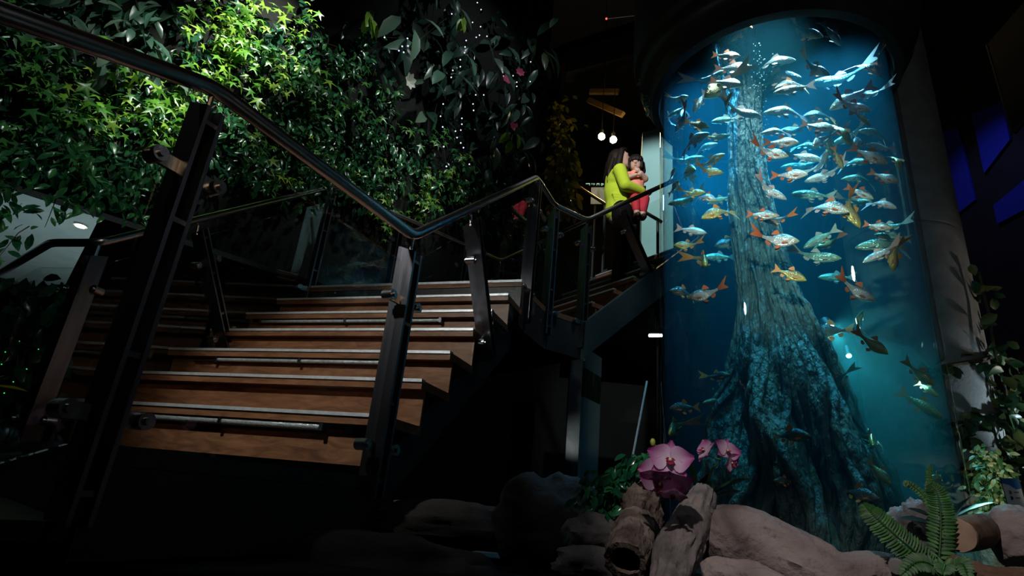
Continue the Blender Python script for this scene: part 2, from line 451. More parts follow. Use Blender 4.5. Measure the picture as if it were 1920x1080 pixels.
def bracket(parent_post, top, railp):
    m_ = MB(); d = railp - top
    m_.tube([top - Z * 0.04, top + d * 0.35 + Z * 0.0, railp - Z * 0.016], 0.007, 8)
    build('rail_bracket', m_, M['steel'], parent_post)


def panel(parent, a0, a1, lo0, hi0, lo1, hi1, normal):
    """glass sheet between two points along the rail"""
    m_ = MB(); n_ = V(normal).normalized() * 0.012
    m_.prism([a0 + Z * lo0 - n_ / 2, a1 + Z * lo1 - n_ / 2, a1 + Z * hi1 - n_ / 2, a0 + Z * hi0 - n_ / 2], n_)
    build('glass_panel', m_, M['glass'], parent, False)


def curve_rail(parent, pts, r=0.021, name='handrail', fil=0.07):
    out = []
    for i, p in enumerate(pts):
        if 0 < i < len(pts) - 1:
            a, b = pts[i - 1], pts[i + 1]
            f = min(fil, (a - p).length * .45, (b - p).length * .45)
            q0 = p + (a - p).normalized() * f; q1 = p + (b - p).normalized() * f
            for k in range(7):
                t = k / 6; out.append(q0 * (1 - t) ** 2 + p * 2 * t * (1 - t) + q1 * t * t)
        else:
            out.append(p)
    m_ = MB(); m_.tube(out, r, 16); return build(name, m_, M['rail'], parent)


UPV = Z * RH
# ---- near side: lower landing, first flight, upper landing, second flight
br = thing('balustrade', 'steel and glass balustrade along the near side of the stairs and landings', 'balustrade', P2)
DN = V((-0.146, -0.409, -0.192)).normalized()
R1 = [P1 + DN * 1.3 + UPV, P1 + UPV, P2 + UPV, T1 + UPV, T2 + UPV, T3 + UPV, T3 + UPV + S2 * 6.0]
curve_rail(br, R1, fil=0.05)
dir12 = (P1 - P2).normalized()


def full_post(par, foot, lo, along, sides, zs=(0.05, 0.56), drop=0.05):
    b = foot + Z * lo; t = foot + Z * (RH - drop)
    p_, ax, al, ac = post(par, b, t, along)
    bracket(p_, t, foot + UPV)
    for z_ in zs:
        for s in sides: clamp(p_, foot + Z * z_, al, ac, ax, s)
    return p_


full_post(br, P1, -0.19, dir12, (-1, 1), (0.02, 0.60))
full_post(br, P2, -0.10, dir12, (-1, 1), (0.06, 0.58))
tdir = (T3 - T1).normalized()
full_post(br, T1, -0.24, (T2 - T1).normalized(), (-1, 1), (-0.02, 0.62))
full_post(br, T2, -0.20, (T3 - T2).normalized(), (-1, 1), (-0.02, 0.62))
full_post(br, T3, -0.22, U2, (-1, 1), (-0.02, 0.62))
# inclined posts stand square to the slope
flat = V((0, 0, 0))
f1 = (T1 - P2); sl1 = f1.normalized(); perp1 = (Z - sl1 * Z.dot(sl1)).normalized()


def lean_post(par, railp, sl, perp, lng, sides=(-1, 1)):
    b = railp - perp * lng; t = railp - perp * 0.05
    p_, ax, al, ac = post(par, b, t, sl)
    bracket(p_, t, railp)
    for k in (0.30, 0.84):
        for s in sides: clamp(p_, railp - perp * lng * k, al, ac, ax, s)


railm = P2 + UPV + f1 * 0.317
lean_post(br, railm, sl1, perp1, 0.80)
sl2 = S2.normalized(); perp2 = (Z - sl2 * Z.dot(sl2)).normalized()
lean_post(br, T3 + UPV + S2 * 1.55, sl2, perp2, 0.74)
lean_post(br, T3 + UPV + S2 * 5.0, sl2, perp2, 0.74)
nrm = dir12.cross(Z)
GT = RH - 0.125
panel(br, P1 + DN * 1.2, P1 + DN * 0.06, -0.02, GT, -0.02, GT, DN.cross(Z))
panel(br, P1 - dir12 * 0.05, P2 + dir12 * 0.05, -0.06, GT, -0.06, GT, nrm)
n1 = sl1.cross(Z)
panel(br, P2 + f1 * 0.03, P2 + f1 * 0.46, -0.02, GT, -0.10, GT, n1)
panel(br, P2 + f1 * 0.50, P2 + f1 * 0.97, -0.10, GT, -0.10, GT, n1)
panel(br, T1 + (T2 - T1) * 0.1, T1 + (T2 - T1) * 0.9, -0.14, GT, -0.14, GT, (T2 - T1).cross(Z))
panel(br, T2 + (T3 - T2) * 0.1, T2 + (T3 - T2) * 0.9, -0.14, GT, -0.14, GT, (T3 - T2).cross(Z))
panel(br, T3 + S2 * 0.2, T3 + S2 * 2.0, -0.10, GT, -0.10, GT, U2.cross(Z))
panel(br, T3 + S2 * 2.2, T3 + S2 * 5.0, -0.10, GT, -0.10, GT, U2.cross(Z))

# ---- far side
bl = thing('balustrade', 'steel and glass balustrade along the planted far side of the stairs', 'balustrade', L1)
LM = V((-2.138, 2.458, LOW)); LF = V((-2.658, 2.878, LOW))
R2 = [LF + (LF - LM).normalized() * 1.0 + UPV, LF + UPV, LM + UPV, L1 + UPV, TL + UPV, BC + UPV, BC + UPV + S2 * 6.0]
curve_rail(bl, R2, r=0.019, fil=0.05)
f2 = TL - L1; slL = f2.normalized(); perpL = (Z - slL * Z.dot(slL)).normalized()
full_post(bl, L1, -0.10, (LM - L1).normalized(), (-1, 1), (0.06, 0.62))
full_post(bl, TL, -0.22, (BC - TL).normalized(), (-1, 1), (-0.02, 0.62))
lean_post(bl, L1 + UPV + f2 * 0.29, slL, perpL, 0.80)
full_post(bl, TL.lerp(BC, 0.36), -0.2, (BC - TL).normalized(), (-1, 1), (-0.02, 0.62))
full_post(bl, TL.lerp(BC, 0.75), -0.2, (BC - TL).normalized(), (-1, 1), (-0.02, 0.62))
full_post(bl, BC, -0.22, U2, (-1, 1), (-0.02, 0.62))
lean_post(bl, BC + UPV + S2 * 2.6, sl2, perp2, 0.74)
panel(bl, LF, LM, -0.06, GT, -0.06, GT, (LM - LF).cross(Z))
panel(bl, LM, L1 + (LM - L1) * 0.2, -0.06, GT, -0.06, GT, (LM - L1).cross(Z))
panel(bl, L1 + f2 * 0.03, L1 + f2 * 0.46, -0.02, GT, -0.10, GT, slL.cross(Z))
panel(bl, L1 + f2 * 0.49, L1 + f2 * 0.97, -0.10, GT, -0.10, GT, slL.cross(Z))
nb = (BC - TL).cross(Z)
for a, b in ((0.03, 0.34), (0.38, 0.73), (0.77, 0.97)):
    panel(bl, TL.lerp(BC, a), TL.lerp(BC, b), -0.10, GT, -0.10, GT, nb)
panel(bl, BC + S2 * 0.2, BC + S2 * 2.3, -0.10, GT, -0.10, GT, U2.cross(Z))
panel(bl, BC + S2 * 2.9, BC + S2 * 5.2, -0.10, GT, -0.10, GT, U2.cross(Z))

# floodlights of the room (outside the picture) that show as glints on the acrylic
for loc, aim, lab in ((( -1.51, 0.82, 2.93), (-0.66, 2.72, 1.62), 'floodlight above the lower landing aimed at the stairs'), ((2.54, 0.15, 2.95), (1.5, 2.6, 2.2), 'floodlight aimed at the aquarium from the side')):
    l, d = V(loc), (V(aim) - V(loc)).normalized(); t = thing('floodlight', lab, 'lamp', l)
    m_ = MB(); m_.tube([l - d * .12, l - d * .10, l + d * .02, l + d * .03], [.03, .072, .076, .076], 18); build('housing', m_, M['black'], t)
    m_ = MB(); m_.tube([l + d * .031, l + d * .036], .064, 18); build('lens', m_, simple('flood_lens', (1, 1, 1), .3, emit=(.92, .96, 1.0), estr=60), t)
    m_ = MB(); m_.tube([l - d * .11, V((l.x - d.x * .11, l.y - d.y * .11, 9.0))], .012, 8); build('drop_rod', m_, M['black'], t)
# ================================================================== aquarium
aq = thing('aquarium', 'tall cylindrical aquarium filled with blue-green water and a school of fish', 'aquarium', (AX.x, AX.y, 0))


def ringpts(r, z, n=96):
    return [(AX.x + r * math.cos(2 * math.pi * i / n), AX.y + r * math.sin(2 * math.pi * i / n), z) for i in range(n)]


mb = MB(); mb.rings([ringpts(TANK_R, TANK_BOT), ringpts(TANK_R, 3.62), ringpts(TANK_R - 0.02, 3.62), ringpts(TANK_R - 0.02, TANK_BOT)], False, True)
build('acrylic_wall', mb, M['acrylic'], aq)
mb = MB(); mb.rings([ringpts(TANK_R + .05, 0.0), ringpts(TANK_R + .05, TANK_BOT), ]); build('plinth', mb, M['black'], aq)
mb = MB(); mb.rings([ringpts(0.668, 3.455), ringpts(0.70, 3.46), ringpts(0.715, 3.56), ringpts(0.755, 3.58), ringpts(0.775, 3.62), ringpts(0.775, 3.70), ringpts(0.81, 3.72), ringpts(0.82, 3.80), ringpts(0.82, 4.6), ringpts(0.66, 4.6), ringpts(0.655, 3.455)], False, True)
build('hood_ring', mb, M['black'], aq)
mb = MB(); mb.rings([ringpts(0.80, 4.61), ringpts(0.80, 4.66)]); build('hood_cover', mb, M['black'], aq)

wm = bpy.data.materials.new('aquarium_water'); wm.use_nodes = True
nt = wm.node_tree; nt.nodes.remove(nt.nodes['Principled BSDF'])
sc_ = nt.nodes.new('ShaderNodeVolumeScatter'); sc_.inputs['Color'].default_value = (0.08, 0.55, 0.78, 1); sc_.inputs['Density'].default_value = 0.08; sc_.inputs['Anisotropy'].default_value = 0.35
ab = nt.nodes.new('ShaderNodeVolumeAbsorption'); ab.inputs['Color'].default_value = (0.05, 0.62, 0.62, 1); ab.inputs['Density'].default_value = 1.15
ad = nt.nodes.new('ShaderNodeAddShader')
nt.links.new(sc_.outputs[0], ad.inputs[0]); nt.links.new(ab.outputs[0], ad.inputs[1]); nt.links.new(ad.outputs[0], nt.nodes['Material Output'].inputs['Volume'])
mb = MB(); mb.rings([ringpts(TANK_R - 0.022, TANK_BOT + 0.01), ringpts(TANK_R - 0.022, 3.60)])
wa = build('water', mb, wm, aq); wa['label'] = 'clear blue-green water'

# artificial tree trunk standing in the water
TR = [(1383, -40, 42), (1385, 20, 42), (1380, 80, 42), (1385, 120, 40), (1398, 180, 36), (1395, 240, 35), (1397, 300, 36), (1400, 350, 42), (1410, 400, 48), (1418, 450, 53), (1428, 500, 58), (1440, 560, 66),
      (1452, 620, 84), (1462, 680, 105), (1468, 740, 122), (1470, 800, 138), (1478, 860, 156), (1487, 920, 172), (1495, 980, 180), (1495, 1060, 184)]
tr_rings = []
NS, NR = 120, 260
for i in range(NR):
    t = i / (NR - 1) * (len(TR) - 1); k = min(int(t), len(TR) - 2); f = t - k
    cx, cy_, hw = [TR[k][j] * (1 - f) + TR[k + 1][j] * f for j in range(3)]
    c = at_d(cx, cy_, 3.2); r = hw * depth_of(c) / FPX * 0.86
    base = min(1, max(0, (r - 0.15) / 0.3))
    ring = []
    for j in range(NS):
        a = 2 * math.pi * j / NS
        nx, ny = math.cos(a), math.sin(a)
        tw = c.z * 1.1
        fl = 0.26 * abs(math.sin(3.5 * a + tw * 2.0 + 1.3 * noise.noise((nx * 1.5, ny * 1.5, c.z * 1.3))))      # root flutes
        big = 0.20 * noise.noise((nx * 2.2, ny * 2.2, c.z * 1.6)) + 0.12 * noise.noise((nx * 6, ny * 6, c.z * 2.2 + 4))
        fine = 0.09 * abs(noise.noise((nx * 11, ny * 11, c.z * 3 + 9))) + 0.05 * noise.noise((nx * 22, ny * 22, c.z * 9))
        rr_ = r * (0.97 + fl * (0.4 + base) - 0.10 + big * (0.55 + 0.6 * base) - fine)
        dx, dy = nx * rr_, ny * rr_
        q = V((c.x + dx, c.y + dy, c.z))
        off = V((q.x - AX.x, q.y - AX.y, 0))
        if off.length > 0.60: off = off.normalized() * 0.60; q = V((AX.x + off.x, AX.y + off.y, q.z))
        ring.append(q)
    tr_rings.append(ring)
for r_ in tr_rings[-1:]:
    pass
mb = MB(); mb.rings(tr_rings[::-1])
BARK = noisy('sunken_bark', [(0.25, (0.02, 0.028, 0.025)), (0.5, (0.085, 0.11, 0.10)), (0.75, (0.24, 0.29, 0.26))], 9, (1, 1, 0.4), 0.5, 1.0, 38, detail=9, distort=1.2, bdist=0.05)
trunk = build('sunken_trunk', mb, BARK, None, True, 60)
tag(trunk, 'carved grey tree trunk with spreading roots standing inside the aquarium', 'trunk')
# carved lianas twisting down the trunk
random.seed(5)
for q in range(7):
    mb = MB(); pts = []; a0 = -2.2 + q * 0.45 + random.uniform(-.2, .2); tw = random.uniform(-1.5, 1.5)
    s, e = random.choice([(30, 150), (60, 210), (95, 225), (20, 120)])
    for i in range(s, e, 4):
        a = a0 + tw * (i - s) / 120 + 0.25 * noise.noise((i * 0.05, q, 0)); j = int((a / (2 * math.pi)) * NS) % NS
        p = tr_rings[i][j]; c = sum(tr_rings[i], V((0, 0, 0))) / NS
        pts.append(p + (p - c).normalized() * 0.006)
    mb.tube(pts, [0.006 + 0.006 * math.sin(math.pi * i / len(pts)) for i in range(len(pts))], 8)
    build('carved_liana', mb, BARK, trunk)

for q in range(26):                            # roots running down to the spreading foot
    a0 = -3.3 + q * 0.145 + random.uniform(-.05, .05); s = random.randint(96, 150); tw = random.uniform(-.35, .35); pts = []; rs = []
    for i in range(s, NR - 1, 3):
        u = (i - s) / (NR - s); a = a0 + tw * u + 0.22 * noise.noise((i * 0.03, q * 3.1, 1)); fj = (a / (2 * math.pi)) * NS; j = int(math.floor(fj)) % NS
        p = tr_rings[i][j].lerp(tr_rings[i][(j + 1) % NS], fj - math.floor(fj)); c = sum(tr_rings[i], V((0, 0, 0))) / NS
        pts.append(p + (p - c).normalized() * 0.004); rs.append((.008 + .020 * u) * (1 + .35 * noise.noise((i * .11, q, 7))))
    mb = MB(); mb.tube(pts, rs, 9); build('root', mb, BARK, trunk)

# bubbles beside the trunk
mb = MB(); random.seed(8)
for k in range(130):
    p = at_d(1424 + random.gauss(0, 9), random.uniform(80, 300), 2.92 + random.uniform(-.05, .05)); mb.ball(p, random.uniform(.0015, .0045), 6, 4)
tag(build('bubbles', mb, simple('bubble', (0.75, 0.92, 0.95), 0.1), None), 'stream of tiny air bubbles rising beside the sunken trunk', 'bubbles', kind='stuff')

# submersible lamps fixed at the back of the aquarium
def sub_lamp(px, py, dist, lab, power, col, aim):
    p = at_d(px, py, dist)
    t = thing('submersible_lamp', lab, 'lamp', p)
    d = (V(aim) - p).normalized()
    m_ = MB(); m_.tube([p - d * 0.05, p + d * 0.02], 0.028 if power > 50 else 0.016, 14); build('housing', m_, M['black'], t)
    m_ = MB(); m_.tube([p + d * 0.021, p + d * 0.026], 0.024 if power > 50 else 0.012, 14); build('lens', m_, simple('lamp_lens', (1, 1, 1), 0.3, emit=col, estr=80), t)
    lamp('submersible_light', 'SPOT', p + d * 0.03, power, col, aim, 0.02, 95, 0.8)


pa = at_d(1535, 612, 3.52)
sub_lamp(1552, 610, 3.45, 'glowing submersible lamp half hidden behind the sunken trunk', 120, (0.65, 1.0, 0.85), (1.62, 2.25, 1.35))
sub_lamp(1590, 662, 3.55, 'small submersible lamp below the fish at mid-depth, beside the trunk', 9, (0.35, 0.95, 1.0), (AX.x + 0.25, AX.y - 0.3, 1.2))

# ------------------------------------------------------------------ fish
PROF = {  # half height along the body, nose to tail root, and half width
    'deep': ([(0, .012), (.03, .034), (.08, .062), (.16, .100), (.26, .140), (.38, .168), (.48, .170), (.60, .142), (.72, .098), (.84, .058), (.93, .040), (1, .044)], .62),
    'slim': ([(0, .012), (.03, .030), (.08, .054), (.16, .082), (.28, .108), (.40, .122), (.52, .120), (.64, .102), (.76, .072), (.87, .045), (.95, .033), (1, .036)], .66),
}
WID = [(0, .008), (.04, .030), (.12, .056), (.25, .074), (.40, .074), (.55, .060), (.72, .036), (.88, .016), (1, .008)]


def lerp_tab(tab, t):
    for (a, x), (b, y) in zip(tab, tab[1:]):
        if t <= b:
            f = (t - a) / (b - a); f = f * f * (3 - 2 * f) if False else f
            return x + (y - x) * f
    return tab[-1][1]


def bendp(p, b):
    x = p[0]; k = max(0.0, 0.12 - x)
    return (x, p[1] + b * (k * k * 2.2 - 0.25 * max(0, x - .1) ** 2), p[2])


def fish_body(shape, b):
    tab = PROF[shape][0]; rg = []
    for i in range(27):
        t = i / 26; x = 0.5 - 0.78 * t; h = lerp_tab(tab, t); wd = lerp_tab(WID, t)
        cz = 0.012 * math.sin(math.pi * t) - 0.006
        rg.append([bendp((x, wd * math.cos(a) * (0.75 + 0.25 * abs(math.cos(a))), cz + h * (math.sin(a) * (1.03 if math.sin(a) > 0 else 0.95))), b) for a in [2 * math.pi * j / 18 for j in range(18)]])
    m_ = MB(); m_.rings(rg); return m_


def fin(poly, b, th=0.006, tilt=0.0, y0=0.0):
    """thin fin: outline in the body's x-z plane, thinning to its edge; tilt swings it outwards"""
    m_ = MB(); n_ = len(poly)
    cx = sum(p[0] for p in poly[:2]) / 2; cz = sum(p[1] for p in poly[:2]) / 2
    def sp(p, s):
        d = math.hypot(p[0] - cx, p[1] - cz); y = y0 + tilt * d + s * th * max(0.25, 1 - d * 4)
        return bendp((p[0], y, p[1]), b)
    A = [sp(p, 1) for p in poly]; B = [sp(p, -1) for p in poly]
    m_.add(A + B, [tuple(range(n_)), tuple(range(2 * n_ - 1, n_ - 1, -1))] + [(i, i + n_, (i + 1) % n_ + n_, (i + 1) % n_) for i in range(n_)])
    return m_


def fish_mat(name, back, side, belly, head, rough=0.28, metal=0.35, zs=0.16):
    m, nt, p = mat_new(name); L = nt.links.new
    tc = nt.nodes.new('ShaderNodeTexCoord'); sx = nt.nodes.new('ShaderNodeSeparateXYZ'); L(tc.outputs['Object'], sx.inputs[0])
    mr = nt.nodes.new('ShaderNodeMapRange'); mr.inputs[1].default_value = -zs; mr.inputs[2].default_value = zs; L(sx.outputs[2], mr.inputs[0])
    n = nt.nodes.new('ShaderNodeTexNoise'); n.inputs['Scale'].default_value = 14; L(tc.outputs['Object'], n.inputs['Vector'])
    ma = nt.nodes.new('ShaderNodeMath'); ma.operation = 'MULTIPLY_ADD'; ma.inputs[1].default_value = 0.22; L(n.outputs['Fac'], ma.inputs[0])
    ms = nt.nodes.new('ShaderNodeMath'); ms.operation = 'SUBTRACT'; ms.inputs[1].default_value = 0.11; L(mr.outputs[0], ms.inputs[0]); L(ms.outputs[0], ma.inputs[2])
    r = ramp_node(nt, [(0.14, belly), (0.40, side), (0.58, side), (0.84, back)]); L(ma.outputs[0], r.inputs[0])
    hx = nt.nodes.new('ShaderNodeMapRange'); hx.inputs[1].default_value = 0.30; hx.inputs[2].default_value = 0.40; L(sx.outputs[0], hx.inputs[0])
    mx = nt.nodes.new('ShaderNodeMix'); mx.data_type = 'RGBA'; mx.inputs[7].default_value = (*head, 1)
    hm = nt.nodes.new('ShaderNodeMath'); hm.operation = 'MULTIPLY'; hm.inputs[1].default_value = 0.7; L(hx.outputs[0], hm.inputs[0]); L(hm.outputs[0], mx.inputs[0]); L(r.outputs[0], mx.inputs[6])
    # scales
    vo = nt.nodes.new('ShaderNodeTexVoronoi'); vo.inputs['Scale'].default_value = 34; mp = nt.nodes.new('ShaderNodeMapping'); mp.inputs['Scale'].default_value = (1, 0.2, 1.2)
    L(tc.outputs['Object'], mp.inputs[0]); L(mp.outputs[0], vo.inputs['Vector'])
    sm = nt.nodes.new('ShaderNodeMix'); sm.data_type = 'RGBA'; sm.blend_type = 'MULTIPLY'; sm.inputs[0].default_value = 0.55
    vr = ramp_node(nt, [(0.0, (1, 1, 1)), (0.75, (0.55, 0.55, 0.55))]); L(vo.outputs['Distance'], vr.inputs[0])
    L(mx.outputs[2], sm.inputs[6]); L(vr.outputs[0], sm.inputs[7]); L(sm.outputs[2], p.inputs['Base Color'])
    b = nt.nodes.new('ShaderNodeBump'); b.inputs['Strength'].default_value = 0.35; b.inputs['Distance'].default_value = 0.01; L(vo.outputs['Distance'], b.inputs['Height']); L(b.outputs[0], p.inputs['Normal'])
    p.inputs['Roughness'].default_value = rough; p.inputs['Metallic'].default_value = metal
    return m


def fin_mat(name, col):
    m = simple(name, col, 0.45)
    return m


FM = {  # body material, fin material, tail material, outline
    'silver': (fish_mat('silver_scales', (0.16, 0.19, 0.20), (0.72, 0.74, 0.72), (0.86, 0.84, 0.78), (0.70, 0.64, 0.38)), fin_mat('red_fin', (0.58, 0.15, 0.06)), 'deep'),
    'pale': (fish_mat('pale_scales', (0.38, 0.44, 0.46), (0.78, 0.82, 0.82), (0.90, 0.90, 0.88), (0.76, 0.76, 0.62)), fin_mat('pink_fin', (0.70, 0.48, 0.46)), 'slim'),
    'dark': (fish_mat('dark_scales', (0.03, 0.035, 0.04), (0.16, 0.16, 0.15), (0.42, 0.38, 0.28), (0.22, 0.20, 0.13)), fin_mat('orange_fin', (0.86, 0.24, 0.05)), 'deep'),
    'gold': (fish_mat('gold_scales', (0.24, 0.20, 0.10), (0.62, 0.52, 0.22), (0.80, 0.66, 0.20), (0.78, 0.60, 0.10)), fin_mat('amber_fin', (0.66, 0.26, 0.07)), 'deep'),
    'olive': (fish_mat('olive_scales', (0.12, 0.13, 0.05), (0.36, 0.38, 0.14), (0.60, 0.58, 0.24), (0.46, 0.42, 0.14)), fin_mat('rust_fin', (0.62, 0.20, 0.06)), 'slim'),
    'green': (fish_mat('green_scales', (0.08, 0.18, 0.13), (0.30, 0.50, 0.38), (0.55, 0.70, 0.55), (0.42, 0.55, 0.34)), fin_mat('grey_fin', (0.42, 0.40, 0.34)), 'slim'),
}
EYE_M = simple('fish_eye', (0.01, 0.01, 0.012), 0.08)
_fish_protos = {}


def fish_proto(kind, bi):
    key = (kind, bi)
    if key in _fish_protos: return _fish_protos[key]
    bm_, fm_, sh = FM[kind]; b = (-0.9, 0.0, 0.9)[bi]
    d = 1.0 if sh == 'deep' else 0.74
    parts = [('tail_fin', fin([(-.27, .030), (-.27, -.030), (-.36, -.085), (-.50, -.165), (-.47, -.090), (-.425, 0.0), (-.47, .095), (-.50, .175), (-.36, .09)], b, .007), fm_),
             ('dorsal_fin', fin([(.10, .155 * d), (-.10, .130 * d), (-.085, .175 * d), (-.04, .225 * d + .02), (.015, .270 * d + .02), (.045, .255 * d)], b, .006), fm_),
             ('anal_fin', fin([(-.10, -.095 * d), (-.20, -.060 * d), (-.225, -.105 * d), (-.19, -.155 * d - .01), (-.13, -.170 * d)], b, .005), fm_)]
    for s in (1, -1):
        parts.append(('pelvic_fin', fin([(.10, -.150 * d), (.03, -.145 * d), (-.03, -.205 * d), (.02, -.235 * d), (.07, -.21 * d)], b, .004, .45 * s, .018 * s), fm_))
        parts.append(('pectoral_fin', fin([(.265, -.055 * d), (.255, -.085 * d), (.16, -.115 * d), (.13, -.085 * d), (.18, -.055 * d)], b, .004, .5 * s, .066 * s), fm_))
        e = MB(); e.ball(bendp((.415, .034 * s, .022 * d), b), .017, 10, 6, (1, .55, 1)); parts.append(('eye', e, EYE_M))
    body = build('barb_fish', fish_body(sh, b), bm_)
    ch = [build(n_, m_, mm, body) for n_, m_, mm in parts]
    for o in ch: o.location = (0, 0, 0)
    _fish_protos[key] = (body, ch, [False])
    return _fish_protos[key]


def copy_fish(kind, bi):
    body, ch, used = fish_proto(kind, bi)
    if not used[0]:
        used[0] = True; return body
    c = body.copy(); COL.objects.link(c)
    for o in ch:
        d = o.copy(); COL.objects.link(d); d.parent = c
    return c


def tank_span(px, py, r=0.575):
    d = ray(px, py); h = math.hypot(d.x, d.y); ux, uy = d.x / h, d.y / h
    b = ux * AX.x + uy * AX.y; c = AX.x ** 2 + AX.y ** 2 - r * r
    q = b * b - c
    if q < 0: return b - 0.02, b + 0.02
    q = math.sqrt(q); return b - q, b + q


placed = []


def put_fish(px, py, lng, ang, yaw, kind, dep, label, bi=None):
    a = math.radians(ang); k = math.radians(yaw)
    t0, t1 = tank_span(px, py)
    best = None
    for o in (0, .06, -.06, .12, -.12, .18, -.18, .25, -.25, .32, -.32, .4, -.4):
        dd = dep + o
        if not 0.02 <= dd <= 0.98: continue
        p = at_d(px, py, t0 + (t1 - t0) * dd)
        L = lng * depth_of(p) / FPX / max(0.42, math.cos(k))
        L = min(L, 0.46)
        vdir = (p - EYE).normalized()
        rt = (RR - vdir * RR.dot(vdir)).normalized(); up = vdir.cross(rt) * -1
        im = rt * math.cos(a) + up * math.sin(a)
        f = (im * math.cos(k) - vdir * math.sin(k)).normalized()
        # keep head and tail inside the water
        for _ in range(6):
            for e in (0.5, -0.5):
                q = p + f * L * e - AX; q.z = 0
                if q.length > 0.60:
                    p = p - q.normalized() * (q.length - 0.60)
        gap = min([min((p + f * L * u - (pp + ff * LL * v_)).length - 0.17 * max(L, LL) * 0.55 for u in (-.3, 0, .3) for v_ in (-.3, 0, .3)) for pp, ff, LL in placed] or [9])
        if best is None or gap > best[0] + 1e-6: best = (gap, p, f, L)
        if gap > 0.03: break
    gap, p, f, L = best
    placed.append((p, f, L))
    vdir = (p - EYE).normalized()
    uph = V((0, 0, 1)) if abs(f.z) < 0.9 else RR
    u = (uph - f * uph.dot(f)).normalized(); s = u.cross(f)
    if bi is None: bi = len(placed) % 3
    c = copy_fish(kind, bi)
    c.matrix_world = Matrix(((f.x * L, s.x * L, u.x * L, p.x), (f.y * L, s.y * L, u.y * L, p.y), (f.z * L, s.z * L, u.z * L, p.z), (0, 0, 0, 1)))
    tag(c, label, 'fish', 'fish swimming in the aquarium')


